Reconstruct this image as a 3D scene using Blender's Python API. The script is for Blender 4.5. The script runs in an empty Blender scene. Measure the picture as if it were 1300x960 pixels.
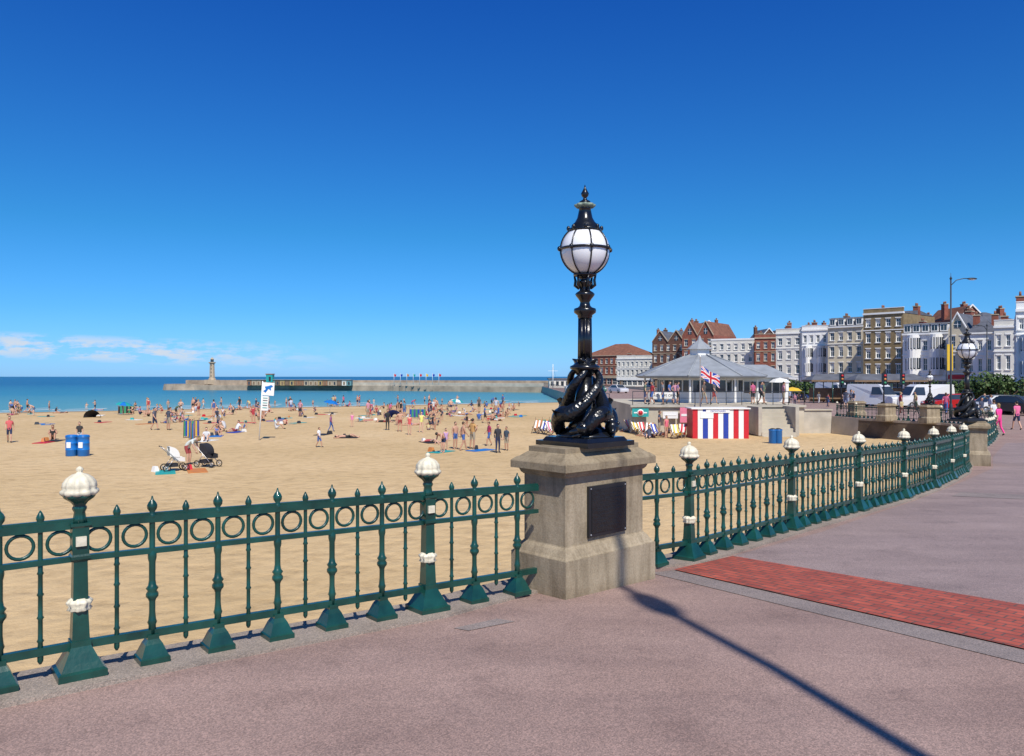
import bpy, bmesh, math, random
from mathutils import Vector, Matrix
random.seed(7)
scene=bpy.context.scene
V=Vector
pi=math.pi
# ------------------------------------------------------------------ terrain helpers
def gz(y):
    return -0.042*max(0.0,min(y,36.0)-4.2)
def yw(x):
    return max(85.0,141+(x+1.4)*0.55)
def zb(x,y):
    s=yw(x)-y
    if s>45: return -2.6
    if s>0:
        t=1-s/45; return -2.6-0.6*t*t
    return max(-6,-3.2+s*0.04)
def G(px,py):
    p=(py-478)/1000
    D=1.4236/(p-0.042) if p>0.05 else 100
    if D>36: D=2.936/p
    return ((px-650)/1000*D,D)
def B(px,py):
    p=(py-478)/1000; D=4.2/p
    for i in range(12):
        X=(px-650)/1000*D
        D=0.5*D+0.5*(1.6-zb(X,min(D,400)))/p
    return ((px-650)/1000*D,D)
# ------------------------------------------------------------------ materials
def mat(name,col,rough=0.6,var=0.12,scale=4.0,bump=0.0,bscale=40.0,metal=0.0,coat=0.0,spec=0.5,detail=4):
    m=bpy.data.materials.new(name); m.use_nodes=True
    nt=m.node_tree; b=nt.nodes['Principled BSDF']
    b.inputs['Roughness'].default_value=rough
    b.inputs['Metallic'].default_value=metal
    b.inputs['Coat Weight'].default_value=coat
    b.inputs['Specular IOR Level'].default_value=spec
    tc=nt.nodes.new('ShaderNodeTexCoord')
    n=nt.nodes.new('ShaderNodeTexNoise'); n.inputs['Scale'].default_value=scale; n.inputs['Detail'].default_value=detail
    nt.links.new(tc.outputs['Object'],n.inputs['Vector'])
    r=nt.nodes.new('ShaderNodeValToRGB')
    r.color_ramp.elements[0].position=0.3; r.color_ramp.elements[1].position=0.7
    r.color_ramp.elements[0].color=(*[max(0,c*(1-var)) for c in col],1)
    r.color_ramp.elements[1].color=(*[min(1,c*(1+var)) for c in col],1)
    nt.links.new(n.outputs['Fac'],r.inputs['Fac'])
    nt.links.new(r.outputs['Color'],b.inputs['Base Color'])
    if bump>0:
        n2=nt.nodes.new('ShaderNodeTexNoise'); n2.inputs['Scale'].default_value=bscale; n2.inputs['Detail'].default_value=5
        nt.links.new(tc.outputs['Object'],n2.inputs['Vector'])
        bp=nt.nodes.new('ShaderNodeBump'); bp.inputs['Strength'].default_value=bump; bp.inputs['Distance'].default_value=0.02
        nt.links.new(n2.outputs['Fac'],bp.inputs['Height'])
        nt.links.new(bp.outputs['Normal'],b.inputs['Normal'])
    return m
def nodes(m): return m.node_tree, m.node_tree.nodes['Principled BSDF']
def ramp(nt,fac,stops):
    r=nt.nodes.new('ShaderNodeValToRGB'); cr=r.color_ramp
    while len(cr.elements)<len(stops): cr.elements.new(0.5)
    for e,(p,c) in zip(cr.elements,stops): e.position=p; e.color=(*c,1)
    nt.links.new(fac,r.inputs['Fac']); return r.outputs['Color']
def mixc(nt,fac,a,b,mode='MIX'):
    x=nt.nodes.new('ShaderNodeMix'); x.data_type='RGBA'; x.blend_type=mode
    for k,v in ((0,fac),(6,a),(7,b)):
        if isinstance(v,(int,float)): x.inputs[k].default_value=v
        elif isinstance(v,tuple): x.inputs[k].default_value=(*v,1)
        else: nt.links.new(v,x.inputs[k])
    return x.outputs[2]
def mth(nt,op,a,b=None,clamp=False):
    x=nt.nodes.new('ShaderNodeMath'); x.operation=op; x.use_clamp=clamp
    for k,v in ((0,a),(1,b)):
        if v is None: continue
        if isinstance(v,(int,float)): x.inputs[k].default_value=v
        else: nt.links.new(v,x.inputs[k])
    return x.outputs[0]
def noise(nt,vec,scale,detail=4,rough=0.5):
    n=nt.nodes.new('ShaderNodeTexNoise'); n.inputs['Scale'].default_value=scale; n.inputs['Detail'].default_value=detail; n.inputs['Roughness'].default_value=rough
    nt.links.new(vec,n.inputs['Vector']); return n.outputs['Fac']

def asphalt(name,c1,c2):
    m=bpy.data.materials.new(name); m.use_nodes=True; nt,b=nodes(m)
    tc=nt.nodes.new('ShaderNodeTexCoord').outputs['Object']
    base=ramp(nt,noise(nt,tc,0.9,6,0.6),[(0.3,c1),(0.7,c2)])
    v=nt.nodes.new('ShaderNodeTexVoronoi'); v.inputs['Scale'].default_value=150; nt.links.new(tc,v.inputs['Vector'])
    sp=ramp(nt,v.outputs['Color'],[(0.0,(0.45,0.45,0.45)),(0.5,(0.95,0.95,0.95)),(1.0,(1.7,1.6,1.55))])
    c=mixc(nt,0.7,base,sp,'MULTIPLY')
    st=ramp(nt,noise(nt,tc,2.1,7,0.72),[(0.30,(0.70,0.69,0.70)),(0.47,(1,1,1))])
    c=mixc(nt,0.75,c,st,'MULTIPLY')
    mp=nt.nodes.new('ShaderNodeMapping'); mp.inputs['Rotation'].default_value=(0,0,math.radians(-40)); mp.inputs['Scale'].default_value=(.25,1.6,1); nt.links.new(tc,mp.inputs['Vector'])
    wr=ramp(nt,noise(nt,mp.outputs[0],1.1,5,.6),[(.35,(.86,.85,.86)),(.6,(1.06,1.05,1.04))]); c=mixc(nt,.9,c,wr,'MULTIPLY')
    v2=nt.nodes.new('ShaderNodeTexVoronoi'); v2.inputs['Scale'].default_value=1.7; nt.links.new(tc,v2.inputs['Vector'])
    gm=ramp(nt,v2.outputs['Distance'],[(0.025,(0.6,0.58,0.58)),(0.045,(1,1,1))])
    c=mixc(nt,0.8,c,gm,'MULTIPLY')
    nt.links.new(c,b.inputs['Base Color']); b.inputs['Roughness'].default_value=0.85
    bp=nt.nodes.new('ShaderNodeBump'); bp.inputs['Strength'].default_value=0.5; bp.inputs['Distance'].default_value=0.006
    nt.links.new(noise(nt,tc,160,3),bp.inputs['Height']); nt.links.new(bp.outputs['Normal'],b.inputs['Normal'])
    return m
def objcol(name,mode,rough=0.8):
    m=bpy.data.materials.new(name); m.use_nodes=True; nt,b=nodes(m)
    oi=nt.nodes.new('ShaderNodeObjectInfo'); b.inputs['Roughness'].default_value=rough
    if mode=='color': nt.links.new(oi.outputs['Color'],b.inputs['Base Color'])
    elif mode=='shorts':
        c=ramp(nt,oi.outputs['Random'],[(0,(.02,.03,.08)),(.2,(.03,.03,.03)),(.35,(.35,.3,.22)),(.5,(.05,.12,.35)),(.65,(.3,.05,.05)),(.8,(.6,.6,.6)),(.9,(.08,.1,.2))])
        c_=c.node.color_ramp; c_.interpolation='CONSTANT'; nt.links.new(c,b.inputs['Base Color'])
    elif mode=='skin':
        c=ramp(nt,oi.outputs['Random'],[(0,(.62,.36,.25)),(.5,(.46,.24,.15)),(1,(.66,.42,.3))]); nt.links.new(c,b.inputs['Base Color'])
    elif mode=='hair':
        c=ramp(nt,oi.outputs['Random'],[(0,(.02,.012,.008)),(.4,(.07,.035,.015)),(.7,(.3,.19,.07)),(.85,(.03,.02,.015))]); c.node.color_ramp.interpolation='CONSTANT'; nt.links.new(c,b.inputs['Base Color'])
    return m
M_green=mat('green_paint',(.006,.055,.042),.33,.4,6,.07,45,coat=.25)
M_cream=mat('cream_paint',(.70,.64,.48),.5,.16,30,.12,60)
M_black=mat('black_gloss_paint',(.007,.008,.010),.24,.3,8,.12,30,coat=.35)
M_blackd=mat('black_paint_far',(.015,.016,.018),.35)
def scales():
    m=mat('black_scaled_paint',(.006,.007,.009),.28,.3,8,coat=.25); nt,b=nodes(m)
    tc=nt.nodes.new('ShaderNodeTexCoord').outputs['Object']
    v=nt.nodes.new('ShaderNodeTexVoronoi'); v.inputs['Scale'].default_value=42; nt.links.new(tc,v.inputs['Vector'])
    bp=nt.nodes.new('ShaderNodeBump'); bp.inputs['Strength'].default_value=.6; bp.inputs['Distance'].default_value=.010
    nt.links.new(v.outputs['Distance'],bp.inputs['Height']); nt.links.new(bp.outputs['Normal'],b.inputs['Normal']); return m
M_scale=scales()
M_globe=mat('opal_glass',(.80,.81,.82),.12,.02,3,coat=.6)
M_greyp=mat('grey_paint',(.03,.035,.04),.45)
M_white=mat('white_paint',(.80,.79,.75),.6,.06,.6)
M_off=mat('off_white_render',(.66,.63,.55),.75,.1,.8)
M_creamr=mat('cream_render',(.66,.57,.40),.75,.1,.8)
M_tan=mat('tan_render',(.44,.35,.24),.8,.15,.8)
M_brick=mat('red_brick',(.25,.08,.05),.85,.25,1.5)
M_dbrick=mat('dark_brick',(.13,.06,.04),.85,.25,1.5)
M_ybrick=mat('stock_brick',(.25,.18,.09),.85,.2,1.5)
M_slate=mat('slate',(.11,.115,.13),.6,.25,1.2)
M_tile=mat('clay_tile',(.20,.085,.05),.8,.3,1.2)
M_glass=mat('window_glass',(.03,.04,.05),.08,.4,.5,spec=.8)
M_lead=mat('roof_lead_grey',(.27,.29,.31),.6,.14,1.5)
M_conc=mat('concrete',(.44,.40,.33),.85,.18,1.2,.3,20)
M_concd=mat('dark_brown_wall',(.115,.082,.055),.9,.35,1.0,.4,6)  # dark brown, uneven tone, for the bay stretch of the sea wall
M_blue=mat('blue_plastic',(.01,.16,.50),.35,.06)
M_blueP=mat('blue_painted',(.02,.05,.34),.5,.06)
M_red=mat('red_painted',(.55,.015,.025),.5,.08)
M_yel=mat('yellow_painted',(.70,.45,.03),.5,.08)
M_turq=mat('turquoise',(.02,.33,.31),.5,.08)
M_pink=mat('pink_paint',(.72,.2,.28),.5,.08)
M_ora=mat('orange_paint',(.55,.2,.05),.6,.1)
M_dk=mat('dark_fabric',(.02,.02,.025),.8)
M_rub=mat('rubber',(.02,.02,.02),.8)
M_lght=mat('lime_fabric',(.45,.6,.35),.8)
M_gfab=mat('green_fabric',(.04,.25,.12),.8)
M_metal=mat('aluminium',(.5,.5,.5),.35,metal=.8)
M_wood=mat('timber',(.22,.14,.08),.8,.2,3)
M_quay=mat('harbour_stone',(.36,.29,.21),.9,.3,.35)
M_ltstone=mat('pale_concrete',(.47,.42,.33),.9,.16,.6)
M_m1=mat('faded_rust_panel',(.30,.15,.08),.8,.2,2); M_m2=mat('faded_ochre_panel',(.42,.30,.13),.8,.2,2); M_m3=mat('faded_teal_panel',(.12,.27,.27),.8,.2,2); M_m4=mat('faded_brown_panel',(.18,.12,.08),.8,.2,2)
M_shirt=objcol('clothes_top','color'); M_shorts=objcol('clothes_bottom','shorts'); M_skin=objcol('skin','skin',.55); M_hair=objcol('hair','hair',.6)
M_eye=mat('eye_dark',(.02,.015,.01),.3)
M_lip=mat('lips',(.4,.12,.1),.5)

def stone():
    m=bpy.data.materials.new('pillar_sandstone'); m.use_nodes=True; nt,b=nodes(m)
    tc=nt.nodes.new('ShaderNodeTexCoord').outputs['Object']
    c=ramp(nt,noise(nt,tc,2.2,8,.65),[(.25,(.27,.21,.135)),(.5,(.40,.325,.22)),(.75,(.48,.395,.28))])
    s=ramp(nt,noise(nt,tc,60,4,.7),[(.3,(.68,.66,.62)),(.6,(1,1,1))])
    c=mixc(nt,.8,c,s,'MULTIPLY')
    mp=nt.nodes.new('ShaderNodeMapping'); mp.inputs['Scale'].default_value=(7,7,.9); nt.links.new(tc,mp.inputs['Vector'])
    st=ramp(nt,noise(nt,mp.outputs[0],1.5,5,.6),[(.36,(.50,.48,.44)),(.55,(1,1,1))])
    c=mixc(nt,.6,c,st,'MULTIPLY')
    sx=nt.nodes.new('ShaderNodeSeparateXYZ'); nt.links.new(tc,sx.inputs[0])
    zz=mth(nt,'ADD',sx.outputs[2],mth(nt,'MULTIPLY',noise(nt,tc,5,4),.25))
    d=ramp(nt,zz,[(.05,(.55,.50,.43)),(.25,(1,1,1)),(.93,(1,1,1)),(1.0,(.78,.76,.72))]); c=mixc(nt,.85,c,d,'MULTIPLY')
    nt.links.new(c,b.inputs['Base Color']); b.inputs['Roughness'].default_value=.9
    bp=nt.nodes.new('ShaderNodeBump'); bp.inputs['Strength'].default_value=.6; bp.inputs['Distance'].default_value=.007
    nt.links.new(noise(nt,tc,70,6,.7),bp.inputs['Height']); nt.links.new(bp.outputs['Normal'],b.inputs['Normal'])
    return m
M_stone=stone()
# ------------------------------------------------------------------ mesh builder
class MB:
    def __init__(s): s.v=[];s.f=[];s.m=[];s.sm=[];s.mats=[]
    def mi(s,mt):
        if mt not in s.mats: s.mats.append(mt)
        return s.mats.index(mt)
    def add(s,vs,fs,mt,M=None,smooth=False):
        o=len(s.v); k=s.mi(mt)
        for p in vs:
            p=V(p); s.v.append(tuple(M@p) if M else tuple(p))
        for f in fs:
            s.f.append([o+i for i in f]); s.m.append(k); s.sm.append(smooth)
    def box(s,c,size,mt,M=None,top=(1,1)):
        x,y,z=[d/2 for d in size]; cx,cy,cz=c; tx,ty=top
        vs=[(cx-x,cy-y,cz-z),(cx+x,cy-y,cz-z),(cx+x,cy+y,cz-z),(cx-x,cy+y,cz-z),
            (cx-x*tx,cy-y*ty,cz+z),(cx+x*tx,cy-y*ty,cz+z),(cx+x*tx,cy+y*ty,cz+z),(cx-x*tx,cy+y*ty,cz+z)]
        s.add(vs,[(3,2,1,0),(4,5,6,7),(0,1,5,4),(1,2,6,5),(2,3,7,6),(3,0,4,7)],mt,M)
    def quad(s,a,b,c,d,mt,M=None): s.add([a,b,c,d],[(0,1,2,3)],mt,M)
    def lathe(s,prof,seg,mt,M=None,smooth=True,rot=0,lobes=0,amp=0,sx=1,sy=1):
        vs=[];fs=[];n=len(prof)
        for (r,z) in prof:
            for k in range(seg):
                a=2*pi*k/seg+rot; rr=r*(1+(amp*math.cos(lobes*a) if lobes else 0))
                vs.append((rr*math.cos(a)*sx,rr*math.sin(a)*sy,z))
        for i in range(n-1):
            for k in range(seg):
                k2=(k+1)%seg
                fs.append((i*seg+k,i*seg+k2,(i+1)*seg+k2,(i+1)*seg+k))
        fs.append(tuple(reversed(range(seg)))); fs.append(tuple((n-1)*seg+k for k in range(seg)))
        s.add(vs,fs,mt,M,smooth)
    def sq(s,prof,mt,M=None): s.lathe([(r*math.sqrt(2),z) for r,z in prof],4,mt,M,False,pi/4)
    def tube(s,pts,rad,seg,mt,M=None,smooth=True,closed=False):
        pts=[V(p) for p in pts]; n=len(pts); vs=[];fs=[]
        if not isinstance(rad,(list,tuple)): rad=[rad]*n
        up=V((0,0,1)); prev=None
        for i,p in enumerate(pts):
            if closed: t=(pts[(i+1)%n]-pts[i-1])
            else: t=(pts[min(i+1,n-1)]-pts[max(i-1,0)])
            t.normalize()
            if prev is None:
                a=t.cross(up)
                if a.length<.05: a=t.cross(V((1,0,0)))
            else:
                a=prev-t*prev.dot(t)
            a.normalize(); prev=a; b=t.cross(a)
            for k in range(seg):
                an=2*pi*k/seg; vs.append(p+(a*math.cos(an)+b*math.sin(an))*rad[i])
        for i in range(n if closed else n-1):
            j=(i+1)%n
            for k in range(seg):
                k2=(k+1)%seg; fs.append((i*seg+k,j*seg+k,j*seg+k2,i*seg+k2))
        if not closed:
            fs.append(tuple(range(seg))); fs.append(tuple(reversed([(n-1)*seg+k for k in range(seg)])))
        s.add(vs,fs,mt,M,smooth)
    def ring(s,c,R,r,mt,M=None,axis='y',n=16,seg=6):
        pts=[]
        for k in range(n):
            a=2*pi*k/n
            if axis=='y': pts.append((c[0]+R*math.cos(a),c[1],c[2]+R*math.sin(a)))
            elif axis=='z': pts.append((c[0]+R*math.cos(a),c[1]+R*math.sin(a),c[2]))
            else: pts.append((c[0],c[1]+R*math.cos(a),c[2]+R*math.sin(a)))
        s.tube(pts,r,seg,mt,M,True,True)
    def ell(s,c,r,mt,M=None,seg=12,rings=8):
        pr=[(max(.001,math.sin(pi*i/rings)),-math.cos(pi*i/rings)) for i in range(rings+1)]
        vs=[];fs=[]
        for (a,z) in pr:
            for k in range(seg):
                an=2*pi*k/seg; vs.append((c[0]+r[0]*a*math.cos(an),c[1]+r[1]*a*math.sin(an),c[2]+r[2]*z))
        for i in range(rings):
            for k in range(seg):
                k2=(k+1)%seg; fs.append((i*seg+k,i*seg+k2,(i+1)*seg+k2,(i+1)*seg+k))
        s.add(vs,fs,mt,M,True)
    def beam(s,p0,p1,w,h,mt,M=None):
        p0=V(p0);p1=V(p1); d=p1-p0; e=V((-d.y,d.x,0)); 
        if e.length<1e-6: e=V((1,0,0))
        e.normalize(); e*=w/2; u=V((0,0,h/2))
        vs=[p0-e-u,p0+e-u,p0+e+u,p0-e+u,p1-e-u,p1+e-u,p1+e+u,p1-e+u]
        s.add(vs,[(0,1,2,3),(7,6,5,4),(0,4,5,1),(1,5,6,2),(2,6,7,3),(3,7,4,0)],mt,M)
    def obj(s,name,parent=None,bevel=0,loc=None,rot=0,scale=1):
        me=bpy.data.meshes.new(name); me.from_pydata(s.v,[],s.f)
        for m in s.mats: me.materials.append(m)
        me.polygons.foreach_set('material_index',s.m); me.polygons.foreach_set('use_smooth',s.sm)
        me.update()
        o=bpy.data.objects.new(name,me); scene.collection.objects.link(o)
        bm=bmesh.new(); bm.from_mesh(me); bmesh.ops.recalc_face_normals(bm,faces=bm.faces); bm.to_mesh(me); bm.free()
        if bevel:
            b=o.modifiers.new('b','BEVEL'); b.width=bevel; b.segments=2; b.limit_method='ANGLE'; b.angle_limit=.6
        if loc: o.location=loc
        o.rotation_euler=(0,0,rot); o.scale=(scale,)*3
        if parent: o.parent=parent
        return o
def T(x,y,z,a=0,s=1): return Matrix.Translation((x,y,z))@Matrix.Rotation(a,4,'Z')@Matrix.Scale(s,4)
def empty(name,loc=(0,0,0)):
    e=bpy.data.objects.new(name,None); scene.collection.objects.link(e); e.location=loc; e.empty_display_size=.2; return e
def textmesh(name,txt,size,mt,Mx,parent=None):
    cu=bpy.data.curves.new(name,'FONT'); cu.body=txt; cu.size=size; cu.align_x='CENTER'; cu.align_y='CENTER'; cu.extrude=.004
    to=bpy.data.objects.new(name+'_c',cu); scene.collection.objects.link(to)
    dg=bpy.context.evaluated_depsgraph_get(); me=bpy.data.meshes.new_from_object(to.evaluated_get(dg))
    bpy.data.objects.remove(to); me.materials.clear(); me.materials.append(mt)
    o=bpy.data.objects.new(name,me); scene.collection.objects.link(o); o.matrix_world=Mx
    if parent: o.parent=parent
    return o
# ------------------------------------------------------------------ ground
E=[(-49.8,-32.4),(-2.43,4.36),(-.72,5.7),(-.15,6.35),(.72,7.2),(1.5,7.6),(3.1,9.42),(4.64,11.13),(6.03,12.68),(7.4,14.37),(8.68,16.1),(9.93,17.87),(11.1,19.8),(14,24.5),(19,32),(25,41),(27.5,46),(27,49.5),(25.5,52),(24.2,55),(23.6,58),(23.5,60),(22.4,72),(22,76),(10,84),(9.6,140),(9,236),(8,330)]
ER=[]
for a,b in zip(E[:-1],E[1:]):
    n=max(1,int(abs(b[1]-a[1])/1.5)) if a[1]<45 else 1
    for k in range(n): ER.append((a[0]+(b[0]-a[0])*k/n,a[1]+(b[1]-a[1])*k/n))
ER.append(E[-1])
M_pave=asphalt('pink_asphalt',(.265,.180,.152),(.350,.245,.210))
M_pave2=asphalt('mauve_asphalt',(.250,.190,.178),(.320,.245,.230))
M_pave3=asphalt('grey_asphalt',(.225,.185,.17),(.28,.235,.215))
M_road=asphalt('road_asphalt',(.05,.05,.052),(.075,.073,.072))
mb=MB()
for a,b in zip(ER[:-1],ER[1:]):
    za,zb_=gz(a[1]),gz(b[1])
    mb.quad((a[0],a[1],za),(700,a[1],za),(700,b[1],zb_),(b[0],b[1],zb_),M_pave)
mb.quad((8,330,gz(99)),(700,330,gz(99)),(2600,5000,gz(99)),(900,5000,gz(99)),M_pave3)
mb.obj('promenade_pavement')
mb=MB()
for i,(a,b) in enumerate(zip(ER[:-1],ER[1:])):
    m_=M_conc
    if a[1]>18 and a[1]<53: m_=M_concd
    mb.quad((a[0],a[1],gz(a[1])-.002),(b[0],b[1],gz(b[1])-.002),(b[0]-.15,b[1]+.05,-4.5),(a[0]-.15,a[1]+.05,-4.5),m_)
mb.obj('sea_wall')
mb=MB()
def offs(pl,i,d):
    a=V(pl[max(i-1,0)]);b=V(pl[min(i+1,len(pl)-1)]); t=(b-a).normalized(); n=V((t.y,-t.x)); return V(pl[i])+n*d
KP=[p for p in ER if p[1]<58]
M_kerb=asphalt('kerb_stone',(.26,.215,.175),(.36,.305,.25))
for i in range(len(KP)-1):
    a0=offs(KP,i,-.03);a1=offs(KP,i,.42);b0=offs(KP,i+1,-.03);b1=offs(KP,i+1,.42)
    h=.022
    za,zb_=gz(a0.y),gz(b0.y)
    mb.add([(a0.x,a0.y,za-.12),(a0.x,a0.y,za+h),(a1.x,a1.y,gz(a1.y)+h),(a1.x,a1.y,gz(a1.y)-.02),
            (b0.x,b0.y,zb_-.12),(b0.x,b0.y,zb_+h),(b1.x,b1.y,gz(b1.y)+h),(b1.x,b1.y,gz(b1.y)-.02)],
            [(0,1,5,4),(1,2,6,5),(2,3,7,6)],M_kerb)
mb.obj('kerb')
def sheet(name,pts,mt,dz):
    bm=bmesh.new(); vs=[bm.verts.new((x,y,0)) for x,y in pts]; bm.faces.new(vs)
    for yy in [4.2+.6*k for k in range(0,55)]:
        g=bm.verts[:]+bm.edges[:]+bm.faces[:]
        bmesh.ops.bisect_plane(bm,geom=g,plane_co=(0,yy,0),plane_no=(0,1,0))
    for v in bm.verts: v.co.z=gz(v.co.y)+dz
    me=bpy.data.meshes.new(name); bm.to_mesh(me); bm.free(); me.materials.append(mt)
    o=bpy.data.objects.new(name,me); scene.collection.objects.link(o); return o
def brickpave():
    m=bpy.data.materials.new('red_block_paving'); m.use_nodes=True; nt,b=nodes(m)
    tc=nt.nodes.new('ShaderNodeTexCoord').outputs['Object']
    mp=nt.nodes.new('ShaderNodeMapping'); mp.inputs['Rotation'].default_value=(0,0,math.radians(52)); nt.links.new(tc,mp.inputs['Vector'])
    br=nt.nodes.new('ShaderNodeTexBrick'); nt.links.new(mp.outputs[0],br.inputs['Vector'])
    br.inputs['Color1'].default_value=(.46,.095,.055,1); br.inputs['Color2'].default_value=(.32,.065,.042,1); br.inputs['Mortar'].default_value=(.13,.07,.055,1)
    br.inputs['Scale'].default_value=1; br.inputs['Brick Width'].default_value=.16; br.inputs['Row Height'].default_value=.08; br.inputs['Mortar Size'].default_value=.007; br.inputs['Bias'].default_value=0
    st=ramp(nt,noise(nt,tc,5,5,.6),[(.3,(.68,.68,.68)),(.6,(1.1,1.1,1.1))])
    c=mixc(nt,.9,br.outputs['Color'],st,'MULTIPLY'); nt.links.new(c,b.inputs['Base Color']); b.inputs['Roughness'].default_value=.8
    bp=nt.nodes.new('ShaderNodeBump'); bp.invert=True; bp.inputs['Strength'].default_value=.6; bp.inputs['Distance'].default_value=.004
    nt.links.new(br.outputs['Fac'],bp.inputs['Height']); nt.links.new(bp.outputs['Normal'],b.inputs['Normal'])
    return m
A_=(1.43,6.96);B_=(2.13,7.60)
C_=(1.43+1.57*3,6.96-2.27*3);D_=(2.13+1.56*3,7.60-1.88*3)
sheet('mauve_pavement_bay',[(2.13,7.62),(6.81,1.96),(14,3),(30,20),(30,35),(21,33.5),(14.6,23.9),(11.6,19),(8.95,15.6),(6.3,12.3),(3.6,9.15)],M_pave2,.004)
sheet('pale_pavement_strip',[(7.2,12.9),(7.7,13.5),(16,9.5),(15.4,8.6)],M_pave3,.008)
sheet('pale_pavement_edging',[(1.20,6.85),(1.43,6.96),C_,(C_[0]-.30,C_[1]-.13)],M_pave3,.004)
sheet('red_brick_paving',[A_,C_,D_,B_],brickpave(),.012)
sheet('paving_repair',[(-.38,5.12),(-.1,5.35),(.02,5.28),(-.28,5.06)],M_pave3,.004)
mb=MB(); 
rd=[(70,-60),(62,10),(56,40),(50,60),(44,80),(40,100),(34,130),(28,170),(24,330)]
for a,b in zip(rd[:-1],rd[1:]):
    n=6
    for k in range(n):
        ya=a[1]+(b[1]-a[1])*k/n; yb=a[1]+(b[1]-a[1])*(k+1)/n; xa=a[0]+(b[0]-a[0])*k/n; xb=a[0]+(b[0]-a[0])*(k+1)/n; dz=.006
        mb.quad((xa,ya,gz(ya)+dz),(xa+9,ya,gz(ya)+dz),(xb+9,yb,gz(yb)+dz),(xb,yb,gz(yb)+dz),M_road)
        if k%2==0: mb.quad((xa+4.4,ya,gz(ya)+dz+.004),(xa+4.6,ya,gz(ya)+dz+.004),(xb+4.6,yb,gz(yb)+dz+.004),(xb+4.4,yb,gz(yb)+dz+.004),M_white)
mb.obj('seafront_road')
def sand():
    m=bpy.data.materials.new('beach_sand'); m.use_nodes=True; nt,b=nodes(m)
    tc=nt.nodes.new('ShaderNodeTexCoord').outputs['Object']
    c=ramp(nt,noise(nt,tc,.07,6,.6),[(.3,(.53,.375,.190)),(.55,(.62,.445,.240)),(.75,(.66,.49,.28))])
    f=noise(nt,tc,1.6,8,.7)
    s=ramp(nt,f,[(.36,(.70,.67,.64)),(.52,(1,1,1))]); c=mixc(nt,.6,c,s,'MULTIPLY')
    sx=nt.nodes.new('ShaderNodeSeparateXYZ'); nt.links.new(tc,sx.inputs[0])
    d=mth(nt,'SUBTRACT',mth(nt,'ADD',mth(nt,'MULTIPLY',sx.outputs[0],.55),141.8),sx.outputs[1])
    d=mth(nt,'ADD',d,mth(nt,'MULTIPLY',noise(nt,tc,.12,3),10))
    w=ramp(nt,mth(nt,'DIVIDE',d,40.0,True),[(.15,(.50,.44,.42)),(.55,(1,1,1))]); c=mixc(nt,1,c,w,'MULTIPLY')
    nt.links.new(c,b.inputs['Base Color']); b.inputs['Roughness'].default_value=.95; b.inputs['Specular IOR Level'].default_value=.15
    v=nt.nodes.new('ShaderNodeTexVoronoi'); v.inputs['Scale'].default_value=2.6; v.feature='SMOOTH_F1'; nt.links.new(tc,v.inputs['Vector'])
    h=mth(nt,'ADD',mth(nt,'MULTIPLY',v.outputs['Distance'],.8),mth(nt,'MULTIPLY',f,1.2))
    bp=nt.nodes.new('ShaderNodeBump'); bp.inputs['Strength'].default_value=.6; bp.inputs['Distance'].default_value=.14
    nt.links.new(h,bp.inputs['Height']); nt.links.new(bp.outputs['Normal'],b.inputs['Normal'])
    return m
mb=MB(); xs=[-400,-300,-220,-160,-120,-90,-70,-50,-35,-20,-10,0,10,20,30]; ys=[-40,-10,0,10,20,30,40,50]+[55+5*k for k in range(30)]+[240,300]
vs=[(x,y,zb(x,y)) for y in ys for x in xs]; n=len(xs); fs=[(j*n+i,j*n+i+1,(j+1)*n+i+1,(j+1)*n+i) for j in range(len(ys)-1) for i in range(n-1)]
mb.add(vs,fs,sand(),None,True); mb.obj('beach_sand')
def sea():
    m=bpy.data.materials.new('sea_water'); m.use_nodes=True; nt,b=nodes(m)
    tc=nt.nodes.new('ShaderNodeTexCoord').outputs['Object']
    sx=nt.nodes.new('ShaderNodeSeparateXYZ'); nt.links.new(tc,sx.inputs[0])
    d=mth(nt,'SUBTRACT',sx.outputs[1],mth(nt,'ADD',mth(nt,'MULTIPLY',sx.outputs[0],.55),141.8))
    mp=nt.nodes.new('ShaderNodeMapping'); mp.inputs['Scale'].default_value=(.02,.06,1); nt.links.new(tc,mp.inputs['Vector'])
    d2=mth(nt,'ADD',d,mth(nt,'MULTIPLY',noise(nt,mp.outputs[0],1,4),70))
    c=ramp(nt,mth(nt,'DIVIDE',d2,520.0,True),[(.0,(.26,.37,.32)),(.12,(.10,.29,.29)),(.35,(.035,.20,.27)),(1,(.010,.10,.20))])
    nt.links.new(c,b.inputs['Base Color']); b.inputs['Roughness'].default_value=.3; b.inputs['Specular IOR Level'].default_value=.25
    mp2=nt.nodes.new('ShaderNodeMapping'); mp2.inputs['Scale'].default_value=(.35,1,1); nt.links.new(tc,mp2.inputs['Vector'])
    bp=nt.nodes.new('ShaderNodeBump'); bp.inputs['Strength'].default_value=.6; bp.inputs['Distance'].default_value=.5
    nt.links.new(noise(nt,mp2.outputs[0],.5,6,.65),bp.inputs['Height']); nt.links.new(bp.outputs['Normal'],b.inputs['Normal'])
    return m
mb=MB(); mb.quad((-9000,60,-3.2),(9000,60,-3.2),(9000,14000,-3.2),(-9000,14000,-3.2),sea()); mb.obj('sea')
mb=MB()
for row in range(3):
    x=-110
    while x<3:
        x2=x+random.uniform(2,7)
        if random.random()<.75:
            y0=yw(x)+1+row*7+random.uniform(-.8,.8); y1=yw(x2)+1+row*7+random.uniform(-.8,.8); w=random.uniform(.25,.6)
            mb.quad((x,y0,-3.19),(x2,y1,-3.19),(x2-.5,y1+w,-3.17),(x+.5,y0+w,-3.17),M_white)
        x=x2+random.uniform(0,3)
mb.obj('surf_foam')
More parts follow.
